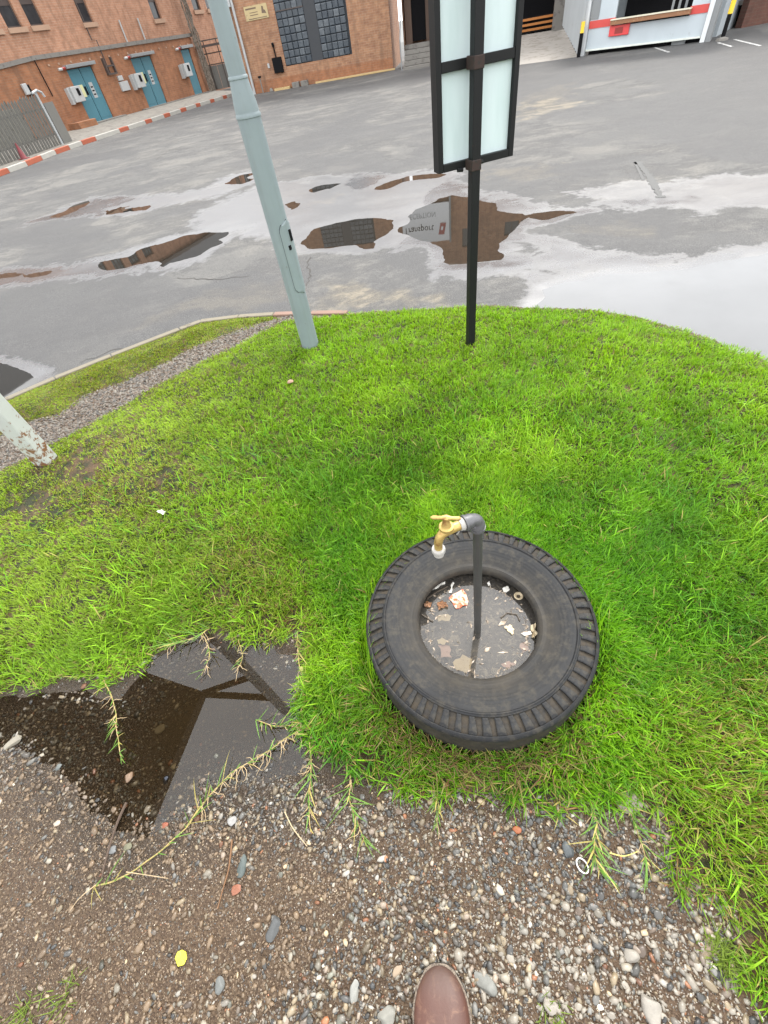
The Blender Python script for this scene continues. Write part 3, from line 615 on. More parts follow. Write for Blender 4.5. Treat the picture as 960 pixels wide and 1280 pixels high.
tag(MB().lathe([(.09, 0), (.1, .02), (.07, .12), (0, .14)], 10).build('rubble_heap', CONC, loc=(*(B.o + B.d * .75 - B.n * .25), ROAD)), 'little grey lump at the wall foot left of the timber board', 'rubble')

# --- steps and entrance between the buildings, wall with the sign
C = Wall((503, 87), (533, 81), ROAD); st0 = C.o; dB, nB = B.d, B.n; CO = np.array([5.05, 28.9])
bC = empty('brick_building', (*CO, ROAD), B.rz, 'brick building with stepped entrance and ramp doorway behind the noticeboard', 'building')
# local x along the facade, y into it
loc = lambda p: ((np.array(p[:2]) - CO) @ dB, (np.array(p[:2]) - CO) @ nB)
rl = loc(at(650, 40, .42)); rrr = loc(at(694, 29, .42)); dx0, dx1 = rl[0] - 2.6, rrr[0] + .2
wC = [(2.7, 3.6, 6.9, 7.9), (5.1, 5.9, 6.8, 7.5), (6.0, 6.8, 6.8, 7.5), (9.2, 10.0, 6.8, 7.5), (11.5, 12.5, 6.8, 7.5)]
holed(MB(), 0, 16, -.3, 8.8, [(.0, 1.25, -.2, 3.1), (dx0, dx1, -.2, 3.6)] + wC, .0, .3, 2.2).build('wall', BRICK_B, bC)
for a, b, c, d in wC:
    w = MB().box(a, a + .06, .1, .16, c, d).box(b - .06, b, .1, .16, c, d).box(a + .06, b - .06, .1, .16, c, c + .06).box(a + .06, b - .06, .1, .16, d - .06, d).box((a + b) / 2 - .03, (a + b) / 2 + .03, .1, .16, c + .06, d - .06).build('window', FRAME, bC); box('pane', DARKGL, w, a + .06, b - .06, .12, .14, c + .06, d - .06)
box('recess_shade', BLACK, bC, dx0 - .2, dx1 + .2, 2.1, 2.15, -.2, 3.7)  # black sheet paints in the darkness inside the ramp entrance
box('alcove_side', paint('brown_door_frame', (.1, .06, .04), .6), bC, .05, .35, .9, 1.0, 0, 3.0); box('alcove_side', paint('brown_door_frame', (.1, .06, .04), .6), bC, 1.0, 1.24, .9, 1.0, 0, 3.0); box('doorway', BLACK, bC, .36, .99, .95, 1.0, .8, 3.0)  # the doorway is a black sheet with its shade painted in
for k in range(5): box('step', CONC, bC, .0 if k else -.05, 1.3, -.9 + .3 * k, .9, -.05 + .16 * k + .0001, .1 + .16 * k, bevel=.01)
MB().tube([(-.1, -.9, .0), (-.1, -.9, .95), (-.1, .3, 1.7)], .025, 8).build('handrail', GREYST, bC)
# sign over the entrance
sgn = box('fascia_sign', paint('sign_white', (.62, .64, .66), .45), bC, -.75, 1.95, -.22, -.1, 5.45, 7.35); tag(sgn)
text('sign_lettering', 'Transport', .5, BLACK, sgn, (-.68, -.2255, 6.5), sx=.85); text('sign_lettering', 'RECEPTION', .34, paint('sign_grey', (.3, .32, .34), .5), sgn, (-.5, -.2255, 5.85), sx=.95)
MB().add([(1.45, -.23, 6.42), (1.78, -.23, 6.42), (1.66, -.23, 7.0), (1.33, -.23, 7.0)], [(0, 1, 2, 3)]).build('sign_emblem', REDP, sgn); MB().add([(1.5, -.234, 6.6), (1.62, -.234, 6.6), (1.58, -.234, 6.8), (1.46, -.234, 6.8)], [(0, 1, 2, 3)]).build('sign_emblem', paint('sign_white', (.62, .64, .66), .45), sgn)
box('sign_frame', GREYST, sgn, 1.953, 2.05, -.24, -.08, 2.6, 7.45)
# hazard bar at the top of the ramp
hb = [loc(at(648, 42, .42)), loc(at(693, 31, .42))]; hz = empty('hazard_bar', (*at(648, 42, .42)[:2], .42), B.rz - .03, 'orange and black striped barrier bar across the ramp doorway', 'barrier'); L = hb[1][0] - hb[0][0]
for j in range(3):
    for k in range(1): box('bar', (paint('hazard_orange', (.36, .13, .025), .6)), hz, -1.8, L, -.2, -.1, .02 + .15 * j, .09 + .15 * j)
box('bar_mount', BLACK, hz, -1.8, L, -.28, .3, -.02, -.002); box('bar_mount', BLACK, hz, -1.8, L, -.095, -.05, 0, .42)
# ramp
rp = [at(600, 88, ROAD), at(722, 71.5, ROAD), at(703, 31, .42), at(640, 43, .42)]; rp[3] = rp[3] + np.array([-1.5, .4, 0]); rp[0] = rp[0] + np.array([-.1, 0, 0])
q = [(*p[:2], p[2] + .006) for p in rp]; qb = [(*p[:2], -.6) for p in rp]
tag(MB().add(q + qb, [(0, 1, 2, 3), (0, 4, 5, 1), (1, 5, 6, 2), (3, 2, 6, 7), (0, 3, 7, 4)]).build('ramp', paint('ramp_concrete', (.27, .25, .225), .85, (.2, .18, .155), scale=1.5, wear_amt=.55)), kind='structure')
# corrugated side screen and its post
p0 = at(723, 72, ROAD)[:2]; p1 = at(703, 33, .42)[:2]; e = p1 - p0; Ls = np.linalg.norm(e); rzs = math.atan2(e[1], e[0])
scn = empty('corrugated_screen', (*p0, ROAD), rzs, 'grey corrugated sheet screen along the right side of the ramp', 'screen')
nsh = 12
for k in range(nsh):
    a, b = .1 + (Ls - .1) * k / nsh, .1 + (Ls - .1) * (k + 1) / nsh; mb = MB(); mm = 6
    pts = [(a + (b - a) * i / mm, .03 * (1 if i % 2 else -1)) for i in range(mm + 1)]; zb = .52 * (a + b) / 2 / Ls + .04
    mb.add([(x, y, zb) for x, y in pts] + [(x, y, 3.2) for x, y in pts], [(i, i + 1, mm + 2 + i, mm + 1 + i) for i in range(mm)]); mb.build('corrugated_sheet', CORR, scn)
box('edge_post', BLACK, scn, -.02, .09, -.05, .05, 0, .55); box('edge_post', YEL, scn, -.02, .09, -.05, .05, .55, .8)
box('edge_post', CONC, scn, Ls - .1, Ls + .25, -.45, .4, .4, 3.3)

# --- loading bay booth with the red stripe
D = Wall((730, 70), (888, 52), ROAD); hD = -ROAD
bD = empty('loading_booth', (*D.o, ROAD), D.rz, 'light grey metal loading booth with red stripe and wide dark hatch', 'booth')
PAN = paint('booth_grey_blue', (.42, .47, .5), .45, (.3, .32, .33), scale=2, wear_amt=.66); RS = paint('stripe_red', (.52, .06, .05), .5, (.42, .3, .3), scale=6, wear_amt=.68)
box('door_leaf', PAN, bD, .02, 3.38, .02, .1, .13, .58); box('door_leaf', PAN, bD, .02, .8, .02, .1, .58, 2.9); box('door_leaf', PAN, bD, 2.92, 3.38, .02, .1, .58, 2.9); box('door_leaf', PAN, bD, .8, 2.92, .02, .1, 2.2, 2.9)
box('stripe', RS, bD, .02, .82, .004, .0185, .6, .77); box('stripe', RS, bD, 2.9, 3.38, .004, .0185, .6, .77)
box('hatch_shade', BLACK, bD, .8, 2.92, .9, 1.0, .5, 2.3); MB().tube([(1.2, .6, 1.4), (1.9, .6, 1.3)], .22, 12).build('yellow_drum', YEL, bD)  # black sheet stands in for the unlit inside of the hatch
for k in range(3): box('hatch_bar', GREYST, bD, 2.3 + k * .18, 2.36 + k * .18, .3, .34, .6, 2.3)
sh = MB().box(.72, 2.95, -.14, .0, .62, .72).build('timber_shelf', paint('shelf_timber', (.25, .12, .06), .7, (.4, .27, .15), scale=8), bD, bevel=.008); box('shelf_edge', paint('shelf_cream', (.62, .58, .46), .5), sh, .72, 2.95, -.16, .0, .722, .75)
pl = box('red_plate', paint('plate_red', (.6, .05, .05), .4, (.35, .06, .05), scale=12), bD, .7, 1.3, -.05, -.003, .37, .605, bevel=.012); box('plate_panel', REDP, pl, .88, 1.12, -.056, -.051, .42, .55)
box('bottom_rail', paint('rail_pale', (.6, .63, .58), .4), bD, .02, 3.38, -.02, .018, .1, .14); box('gap_shade', BLACK, bD, .05, 3.36, .25, .3, -.02, .13)  # black strip paints the shade in the gap below the booth
for x in (.1, 2.1, 2.6): box('foot', BLACK if x < 2.5 else GREYST, bD, x, x + .35, .1, .24, 0, .1)
box('corner_post', paint('post_white', (.6, .62, .63), .4), bD, -.16, -.002, -.06, .14, 0, 3.0); box('corner_post', paint('post_white', (.6, .62, .63), .4), bD, 3.4, 3.52, -.06, .14, 0, 3.0); box('corner_post', GREYST, bD, 3.525, 3.66, -.04, .14, 0, 3.0)
box('inner_jamb', GREYST, bD, .02, .28, .0, .019, .8, 2.9); box('booth_body', paint('booth_side', (.3, .33, .35), .6), bD, -.1, 3.6, 1.05, 3.5, 0, 3.0)
box('roof', ROOFG, bD, -.3, 3.8, -.3, 3.6, 3.0, 3.12)
bo = at(902, 51, ROAD); bol = empty('bollard', tuple(bo), 0, 'slim black bollard with yellow cap right of the loading booth', 'bollard')
MB().tube([(0, 0, 0), (0, 0, .52)], .055, 12).build('post', BLACK, bol); MB().tube([(0, 0, .52), (0, 0, .78)], .062, 12).build('cap', YEL, bol); MB().lathe([(.16, 0), (.15, .05), (.07, .07), (.06, .08)], 14).build('foot', CONC, bol)
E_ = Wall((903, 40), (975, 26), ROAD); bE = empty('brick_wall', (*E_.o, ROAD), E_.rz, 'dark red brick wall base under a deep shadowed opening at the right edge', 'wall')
box('brick_base', BRICK_DK, bE, .6, 12, 0, .3, -.2, .62); box('opening', BLACK, bE, .6, 12, 2.5, 2.6, .0, 4.0); box('lintel', BRICK_B, bE, .6, 12, 0, .3, 2.9, 6.8); box('soffit', CONC, bE, .6, 12, .3, 2.6, 2.9, 3.0); box('deck', CONC, bE, .6, 12, .3, 2.5, .5, .6)  # the opening is a black sheet, its deep shade painted on
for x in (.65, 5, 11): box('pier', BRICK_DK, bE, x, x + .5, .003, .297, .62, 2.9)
# parking lines near the booth
LW = paint('worn_white_line', (.5, .5, .48), .8, (.17, .17, .17), scale=8, wear_amt=.5)
for a, b in (((818, 60), (836, 66)), ((918, 50), (950, 58)), ((897, 54), (915, 59))):
    P, Q = at(*a, ROAD)[:2], at(*b, ROAD)[:2]; n = np.array([-(Q - P)[1], (Q - P)[0]]); n = n / np.linalg.norm(n) * .04; z = ROAD + .011
    tag(MB().add([(*(P - n), z), (*(Q - n), z), (*(Q + n), z), (*(P + n), z)], [(0, 1, 2, 3)]).build('road_marking', LW), kind='structure')

# --- lamp post
LP = at(388, 431, .04); GAL = Mat('aged_galvanised_green'); _o = GAL.obj()
_c = GAL.mix(GAL.noise(5, 7, _o), (.145, .18, .19), (.21, .255, .265)); _st = GAL.n('Mapping', {'Vector': _o, 'Scale': (22, 22, 1.6)}).outputs[0]
_c = GAL.mix(GAL.ramp(GAL.noise(1.5, 6, _st, .65), [(.5, 0.), (.8, .3)]), _c, (.11, .125, .105)); _c = GAL.mix(GAL.ramp(GAL.noise(30, 6, _o, .75), [(.66, 0.), (.72, .8)]), _c, (.1, .085, .06))
GAL.bsdf(_c, .6, 0., GAL.bump(GAL.noise(60, 3, _o), .15, .003)); GAL = GAL.m
lp = empty('lamp_post', (LP[0], LP[1], 0), 0, 'tall pale green galvanised lamp post with access hatch standing in the grass', 'lamp post')
MB().lathe([(.063, -.1), (.063, 1.305)], 32).build('lower_shaft', GAL, lp, smooth=True)
MB().lathe([(.063, 1.305), (.0665, 1.307), (.067, 1.318), (.063, 1.323), (.0625, 1.327)], 32).build('collar', GAL, lp, smooth=True)
MB().lathe([(.0625, 1.327), (.0605, 1.36), (.049, 1.435), (.0475, 1.448), (.050, 1.450), (.050, 1.458), (.0455, 1.463)], 32).build('swage', GAL, lp, smooth=True)
MB().lathe([(.0445, 1.46), (.0415, 3.5), (.033, 7.0)], 28).build('upper_shaft', GAL, lp, smooth=True)
MB().tube([(0, 0, 6.9), (.1, .25, 7.25), (.35, .75, 7.4), (.6, 1.2, 7.4)], .03, 10).build('arm', GAL, lp, smooth=True)
MB().lathe([(.0, .0), (.11, .01), (.14, .05), (.1, .12), (0, .14)], 16, (.68, 1.36, 7.33)).build('lamp_head', CONC, lp, smooth=True)
def hatch(z0, z1, half, r, grow, a0):
    """rounded hatch cover hugging the shaft"""
    v = []; f = []; nu, nv = 10, 22
    for layer in (0, 1):
        for j in range(nv + 1):
            t = j / nv; z = z0 + (z1 - z0) * t; cap = .055; dz = min(z - z0, z1 - z); w = half * (1 if dz > cap else math.sqrt(max(0, 1 - ((cap - dz) / cap) ** 2)) * .97 + .03)
            for i in range(nu + 1):
                a = a0 + w * (2 * i / nu - 1); R_ = r + (grow if layer else -.004); v.append((R_ * math.cos(a), R_ * math.sin(a), z))
    n = (nu + 1) * (nv + 1)
    for j in range(nv):
        for i in range(nu): k = j * (nu + 1) + i; f.append((n + k, n + k + 1, n + k + nu + 2, n + k + nu + 1))
    ring = [i for i in range(nu + 1)] + [j * (nu + 1) + nu for j in range(1, nv + 1)] + [nv * (nu + 1) + i for i in range(nu - 1, -1, -1)] + [j * (nu + 1) for j in range(nv - 1, 0, -1)]
    for a, b in zip(ring, ring[1:] + ring[:1]): f.append((a, b, n + b, n + a))
    return MB().add(v, f)
vz0, vz1 = .42, .84; aH = math.atan2(-LP[1], -LP[0]) + .95
hp = hatch(vz0, vz1, .98, .063, .0065, aH).build('access_hatch', GAL, lp, smooth=False)
hatch(vz0 - .003, vz1 + .003, 1.01, .063, .0015, aH).build('hatch_gap', BLACK, lp)
MB().box(-.008, .008, -.008, .008, -.03, .03).build('keyhole', BLACK, hp, loc=(.069 * math.cos(aH), .069 * math.sin(aH), .76), rz=aH)
MB().box(-.006, .006, -.008, .008, -.012, .012).build('keyhole', BLACK, hp, loc=(.069 * math.cos(aH - .4), .069 * math.sin(aH - .4), .70), rz=aH)

# --- black post with the notice panel seen from behind
SP = at(588, 430, .035); u0 = np.array([.606, 2.757]); u1 = np.array([1.025, 2.842]); pd = (u1 - u0) / np.linalg.norm(u1 - u0); prz = math.atan2(pd[1], pd[0]); pn = np.array([-pd[1], pd[0]])
STB = paint('chipped_black_steel', (.008, .0085, .009), .5, (.05, .026, .016), scale=11, wear_amt=.69, spec=.22)
sp_ = empty('notice_panel_post', (SP[0], SP[1], 0), prz, 'thin black steel post carrying a framed pale panel seen from behind', 'sign')
lc = lambda p: ((np.array(p) - SP[:2]) @ pd, (np.array(p) - SP[:2]) @ pn)
x0, y0 = lc(u0); x1, y1 = lc(u1); yb = .07
box('post', STB, sp_, -.0235, .0235, -.0235, .0235, -.2, 2.3, bevel=.003)
PP = Mat('pale_panel_back'); PP.bsdf(PP.mix(PP.ramp(PP.noise(3, 6, PP.n('Mapping', {'Vector': PP.obj(), 'Scale': (5, 1, 1)}).outputs[0]), [(.4, 0.), (.75, .7)]), (.50, .59, .60), (.40, .50, .50)), .55); PP = PP.m
zb = .992; zt = 2.12; zm = 1.355
box('panel', PP, sp_, x0 + .012, x1 - .012, yb + .004, yb + .02, zb + .012, zt - .012)
for nm, d in (('frame_side', (x0, x0 + .027, yb - .02, yb + .045, zb, zt)), ('frame_side', (x1 - .027, x1, yb - .02, yb + .045, zb, zt)), ('frame_rail', (x0 + .028, x1 - .028, yb - .02, yb + .045, zb, zb + .032)), ('frame_rail', (x0 + .028, x1 - .028, yb - .02, yb + .045, zt - .032, zt)), ('frame_rail', (x0 + .028, x1 - .028, yb - .018, yb + .0, zm, zm + .036)), ('frame_rail', (x0 + .028, x1 - .028, yb - .018, yb + .0, 1.73, 1.765))):
    box(nm, STB, sp_, *d, bevel=.002)
RUST = paint('rusty_weld', (.026, .013, .01), .8, (.014, .012, .01), scale=30, wear_amt=.55)
for z in (zb - .008, zm - .004, 1.725): box('clamp', RUST, sp_, -.0265, .0265, -.027, yb - .021, z, z + .045, bevel=.003)
MB().tube([(-.075, yb - .03, zb), (-.045, yb - .03, zb - .004)], .009, 8).build('bolt', STB, sp_); MB().tube([(.045, yb - .03, zb + .01), (.07, yb - .03, zb + .01)], .009, 8).build('bolt', STB, sp_)

# --- white canopy post at the left edge, with the steel canopy it carries overhead
CP = at(60, 578, .02); cp = empty('steel_canopy', (CP[0], CP[1], 0), -.25, 'white rust-stained square steel post with overhead canopy at the left edge', 'canopy')
WP = Mat('rusty_white_steel'); _o = WP.obj(); _s = WP.n('SeparateXYZ', {0: _o})
_rf = WP.math('ADD', WP.noise(22, 8, _o, .75), WP.math('MULTIPLY', WP.ramp(_s.outputs[2], [(0., 1.), (.5, 0.)]), .2))
_c = WP.mix(WP.noise(4, 4, _o), (.34, .36, .34), (.42, .44, .42)); _c = WP.mix(WP.ramp(_rf, [(.64, 0.), (.68, 1.)]), _c, (.16, .075, .035)); WP.bsdf(_c, .45, bump=WP.bump(_rf, .2, .003)); WP = WP.m
box('post', WP, cp, -.053, .053, -.046, .046, -.1, 5.0, bevel=.008); MB().box(-.055, .055, -.048, .048, -.05, .02).build('rusty_foot', RUST, cp, bevel=.008)
kc = np.array([-2.85, 2.45]); 
cpt = cp.matrix_basis.inverted() if False else Matrix.Translation((CP[0], CP[1], 0)) @ Matrix.Rotation(-.25, 4, 'Z'); inv = cpt.inverted()
L3 = lambda p: tuple(inv @ Vector(p))
DKC = paint('canopy_underside', (.05, .04, .028), .85, scale=2)
cpp = [np.array(p) for p in ((-2.85, 2.45), (-3.11 - .62, 1.66 - 1.95), (-7.4, 1.2), (-6.5, 4.25))]
loc2 = [L3((*p, 0))[:2] for p in cpp]; MB().prism(loc2, 4.0, 4.16).build('roof_panel', DKC, cp)
tgt = L3((-2.83, 2.43, 0))
MB().tube([(0, 0, 3.55), (tgt[0], tgt[1], 4.02)], .045, 6).build('brace', DKC, cp); MB().tube([(0, 0, 4.35), (tgt[0], tgt[1], 4.08)], .045, 6).build('brace', DKC, cp)
box('post', WP, cp, *(lambda q: (q[0] - .05, q[0] + .05, q[1] - .05, q[1] + .05))(L3((-6.2, 3.2, 0))), -.1, 4.0)

# ================================================================== TYRE AND TAP
TS = 1.03
RUB = rubber_mat(); TH = .205
def tyre_profile():
    return [(.215, .0), (.25, .02), (.255, .06), (.245, .10), (.215, .125), (.197, .138), (.192, .150), (.192, .162), (.197, .171), (.206, .176), (.214, .174), (.222, .176), (.245, .187), (.27, .195), (.29, .199),
            (.3, .200), (.303, .204), (.3065, .2045), (.309, .201), (.312, .2), (.314, .193), (.33, .188), (.35, .182), (.3575, .180), (.3585, .187), (.362, .1885), (.368, .183), (.3705, .174), (.3685, .166), (.3665, .155), (.371, .11), (.37, .05), (.36, .02), (.33, -.03), (.23, -.03)]
prof = tyre_profile(); NT = 216
tb = MB().lathe(prof, NT, closed=True); me = tb.mesh('tyre_body')
a_ = me.attributes.new('groove', 'FLOAT', 'POINT'); gv = []
for r, z in prof: gv += [1.0 if (.313 < r < .3576) else (.55 if (r >= .366 and z < .16) else 0.)] * NT
a_.data.foreach_set('value', gv)
ty = empty('tyre', (TYRE[0], TYRE[1], 0), 0, 'old black truck tyre lying flat in the grass around the garden tap', 'tyre')
tb_o = link('tyre_body', me, RUB, ty, smooth=True); ty.scale = (TS, TS, TS)
NL = 56; lug = MB()
def lug_prof(): return [(.3115, .190), (.3125, .2), (.33, .1985), (.35, .1925), (.3588, .1865), (.3588, .176), (.33, .184)]
lpz = lug_prof(); seg = 3; w = 2 * math.pi / NL * .50
v = []; f = []; m_ = len(lpz)
for i in range(seg + 1):
    for k, (r, z) in enumerate(lpz):
        tw = 1.0 + .25 * (r - .335) / .02 * .5
        a = (i / seg - .5) * w * tw + (.018 * math.sin((r - .31) * 40) if z > .15 else .018); v.append((r * math.cos(a), r * math.sin(a), z))
for i in range(seg):
    for k in range(m_): f.append((i * m_ + k, (i + 1) * m_ + k, (i + 1) * m_ + (k + 1) % m_, i * m_ + (k + 1) % m_))
f += [tuple(range(m_)), tuple(range(seg * m_, (seg + 1) * m_))[::-1]]
bm = bmesh.new(); 
for p in v: bm.verts.new(p)
bm.verts.ensure_lookup_table()
for q_ in f: bm.faces.new([bm.verts[i] for i in q_])
bmesh.ops.recalc_face_normals(bm, faces=bm.faces[:]); bmesh.ops.bevel(bm, geom=[e for e in bm.edges if e.calc_face_angle(0) > .9], offset=.0018, segments=1, affect='EDGES')
lme = bpy.data.meshes.new('tread_lug'); bm.to_mesh(lme); bm.free(); lme.materials.append(RUB)
for i in range(NL):
    o = bpy.data.objects.new('tread_lug', lme); COL.objects.link(o); o.parent = ty; o.rotation_euler.z = 2 * math.pi * i / NL + random.uniform(-.006, .006); o.scale = (1, random.uniform(.85, 1.18), random.uniform(.985, 1.004))
# water in the tyre
WL = .118
def disc(n, r, z):
    v = [(0, 0, z)] + [(r * math.cos(2 * math.pi * i / n), r * math.sin(2 * math.pi * i / n), z) for i in range(n)]; return MB().add(v, [(0, i + 1, (i + 1) % n + 1) for i in range(n)])
me = disc(48, .25, WL).mesh('tyre_water'); a_ = me.attributes.new('depth', 'FLOAT', 'POINT'); a_.data.foreach_set('value', [1.] * len(me.vertices))
tag(link('tyre_water', me, water_mat('tyre_rain_water', (.88, .86, .8), (.14, .13, .12), .2, 1.6, .08), loc=(TYRE[0], TYRE[1], 0)), 'still rain water standing inside the tyre around the tap pipe', 'water')
m = Mat('tyre_sludge'); cc = m.mix(m.noise(16, 8, None, .7, 1.2), (.03, .027, .024), (.17, .15, .13)); cc = m.mix(m.ramp(m.noise(34, 6, None, .6, 1.5), [(.52, 0.), (.62, .8)]), cc, (.3, .26, .2)); m.bsdf(cc, .7, bump=m.bump(m.noise(30, 6), .6, .02))
tag(disc(48, .25, .07).build('tyre_sediment', m.m, loc=(TYRE[0], TYRE[1], 0)), kind='stuff')

# --- stand pipe with brass tap
PB = at(597, 787, WL); TOPZ = .73
tp = empty('garden_tap', (PB[0], PB[1], 0), 0, 'brass garden tap on an upright grey steel pipe rising out of the tyre', 'tap')
PIPE = Mat('old_grey_pipe'); _o = PIPE.obj(); _c = PIPE.mix(PIPE.noise(18, 6, _o, .7), (.03, .03, .029), (.075, .074, .07)); _c = PIPE.mix(PIPE.ramp(PIPE.noise(50, 5, _o), [(.6, 0.), (.7, .6)]), _c, (.1, .07, .045)); PIPE.bsdf(_c, .5, .2, PIPE.bump(PIPE.noise(80, 3, _o), .2, .002)); PIPE = PIPE.m
GALV = paint('dull_galvanised_elbow', (.1, .1, .105), .45, (.1, .075, .055), metal=.3, scale=40, wear_amt=.66)
BRASS = Mat('dirty_brass'); _c = BRASS.mix(BRASS.noise(90, 5), (.40, .28, .085), (.52, .38, .14)); _c = BRASS.mix(BRASS.ramp(BRASS.noise(45, 6), [(.52, 0.), (.64, .8)]), _c, (.22, .1, .035)); BRASS.bsdf(_c, .42, .55, BRASS.bump(BRASS.noise(200, 3), .2, .001)); BRASS = BRASS.m
TAPE = paint('white_thread_tape', (.34, .33, .31), .6, (.2, .18, .15), scale=80)
top = np.array([-.02, .0, TOPZ]); sp_t = at(548, 683, TOPZ - .05); hd = np.array([sp_t[0] - PB[0] - top[0], sp_t[1] - PB[1] - top[1], 0]); REACH = np.linalg.norm(hd); hd /= REACH
MB().tube([(.0035, 0, 0), (-.019, 0, TOPZ - .035)], .0122, 20).build('riser_pipe', PIPE, tp, smooth=True)
pts = [top + np.array([0, 0, -.04]), top + np.array([0, 0, -.022])] + [top + hd * (.02 * (1 - math.cos(t))) + np.array([0, 0, -.02 + .02 * math.sin(t)]) for t in np.linspace(.2, math.pi / 2, 7)] + [top + hd * .036]
MB().tube(pts, [.0185, .0188, .0155, .0155, .0155, .0155, .0155, .0155, .0182, .0188], 20).build('elbow', GALV, tp, smooth=True)
MB().tube([top + hd * .032, top + hd * .0325, top + hd * .038, top + hd * .0385], [.018, .0205, .0205, .018], 20).build('elbow_ring', GALV, tp, smooth=True)
MB().tube([top + np.array([0, 0, -.042]), top + np.array([0, 0, -.034])], .0205, 20).build('elbow_ring', GALV, tp, smooth=True)
MB().tube([top + hd * .0385, top + hd * .041, top + hd * .046, top + hd * .051], [.0155, .0172, .0155, .015], 18).build('thread_tape', TAPE, tp, smooth=True)
bodyp = [top + hd * x + np.array([0, 0, z]) for x, z in ((.049, 0), (.062, 0), (.075, 0), (REACH * .78, -.001), (REACH * .88, -.006), (REACH * .96, -.018), (REACH, -.036), (REACH * 1.0, -.056))]
MB().tube(bodyp, [.0125, .0125, .0135, .013, .0118, .0112, .0105, .0105], 18).build('tap_body', BRASS, tp, smooth=True)
sx = bodyp[-1]; MB().lathe([(.0105, .0), (.0165, -.002), (.0175, -.006), (.0175, -.012), (.015, -.016), (.013, -.018), (.013, -.028), (.009, -.028), (.009, -.02)], 20, tuple(sx)).build('outlet_ring', TAPE, tp, smooth=True)
bn = top + hd * .085 + np.array([0, 0, .008]); MB().lathe([(.013, -.006), (.0175, .0), (.0185, .004), (.018, .008), (.0125, .01), (.0105, .014), (.009, .024), (.0065, .028), (.0065, .036)], 20, tuple(bn)).build('bonnet', BRASS, tp, smooth=True)
hc = bn + np.array([0, 0, .038]); hdir = np.array([-.93, .25, .05]); hdir /= np.linalg.norm(hdir)
hnd = MB().tube([hc - hdir * .034, hc - hdir * .030, hc - hdir * .012, hc, hc + hdir * .012, hc + hdir * .030, hc + hdir * .036], [.002, .0055, .0048, .0085, .0048, .0055, .002], 12).build('handle', BRASS, tp, smooth=True)
MB().lathe([(.008, -.004), (.0085, .003), (.004, .006), (0, .0065)], 14, tuple(hc)).build('handle_boss', BRASS, tp, smooth=True)
dq = top + hd * .055 + np.array([0, 0, -.012]); MB().tube([dq, dq + np.array([.004, 0, -.012]), dq + np.array([-.002, .002, -.026])], .0012, 5).build('tape_end', TAPE, tp)

# --- rubbish floating and lying inside the tyre
def blob(name, pts, z, th, mat, label, cat, curl=.0, loc_z=None):
    P = poly_at(pts, z); c = P.mean(0)
    Q = []
    for i in range(len(P)):
        a, b = P[i], P[(i + 1) % len(P)]; e = b - a; nn = np.array([e[1], -e[0]])
        Q += [a, a + e * .33 + nn * random.uniform(-.12, .16) * (name != 'yellow_leaf'), a + e * .67 + nn * random.uniform(-.12, .16) * (name != 'yellow_leaf')]
    P = np.array(Q); n = len(P); v = []; f = []
    for L_, zz in ((0, 0.), (1, th)):
        v.append((0, 0, zz + curl * .3))
        for i, p in enumerate(P): d = p - c; v.append((d[0], d[1], zz + curl * (.5 + .5 * math.sin(i * 2.1))))
    for i in range(n): j = (i + 1) % n; f += [(0, 1 + j, 1 + i), (n + 1, n + 2 + i, n + 2 + j), (1 + i, 1 + j, n + 2 + j, n + 2 + i)]
    o = MB().add(v, f).build(name, mat, loc=(c[0], c[1], z)); return tag(o, label, cat)
PAPR = Mat('red_printed_scrap'); PAPR.bsdf(PAPR.mix(PAPR.ramp(PAPR.noise(70, 3), [(.45, 0.), (.55, 1.)]), (.62, .1, .035), (.72, .42, .3)), .5); PAPR = PAPR.m
WP2 = paint('wet_white_scrap', (.6, .58, .53), .5, scale=60); LEAFB = paint('dead_leaf_brown', (.26, .12, .05), .6, (.12, .06, .03), scale=60, wear_amt=.5); LEAFT = paint('dead_leaf_tan', (.5, .41, .27), .6, (.32, .22, .12), scale=60); DARKL = paint('sodden_dark_leaf', (.06, .045, .03), .5, scale=60); PINK = paint('pinkish_leaf', (.42, .27, .22), .5, (.25, .15, .11), scale=50)
z = WL + .001
blob('paper_scrap', [(561, 748), (578, 737), (582, 742), (584, 757), (570, 761), (566, 754)], z, .0015, PAPR, 'red printed paper scrap with pale marks floating in the tyre', 'paper', .004)
text('scrap_lettering', 'KI', .014, WP2, None, (0, 0, 0)); _t = bpy.data.objects['scrap_lettering']; _t.parent = bpy.data.objects['paper_scrap']; _t.location = (-.006, -.006, .0055); _t.rotation_euler = (0, 0, -.2)
blob('leaf', [(546, 755), (551, 752), (558, 753), (560, 760), (553, 761), (548, 763)], z, .003, LEAFB, 'curled orange brown leaf beside the red paper scrap', 'leaf', .008)
blob('leaf', [(530, 758), (534, 752), (540, 754), (537, 760)], z, .003, LEAFB, 'small orange leaf at the left rim of the water', 'leaf', .005)
blob('white_scrap', [(538, 735), (548, 729), (557, 727), (556, 731), (545, 737), (540, 738)], z, .002, WP2, 'bright white scrap near the upper left rim of the water', 'scrap', .006)
blob('white_scrap', [(561, 741), (566, 728), (568, 729), (564, 742)], z, .002, WP2, 'thin white sliver above the red paper scrap', 'scrap', .003)
blob('white_scrap', [(628, 736), (634, 733), (637, 737), (633, 741), (629, 740)], z, .002, WP2, 'round white scrap right of the pipe near the far rim', 'scrap', .003)
blob('white_scrap', [(609, 729), (612, 727), (613, 732), (610, 733)], z, .002, WP2, 'tiny white speck just right of the pipe at the far rim', 'scrap', .003)
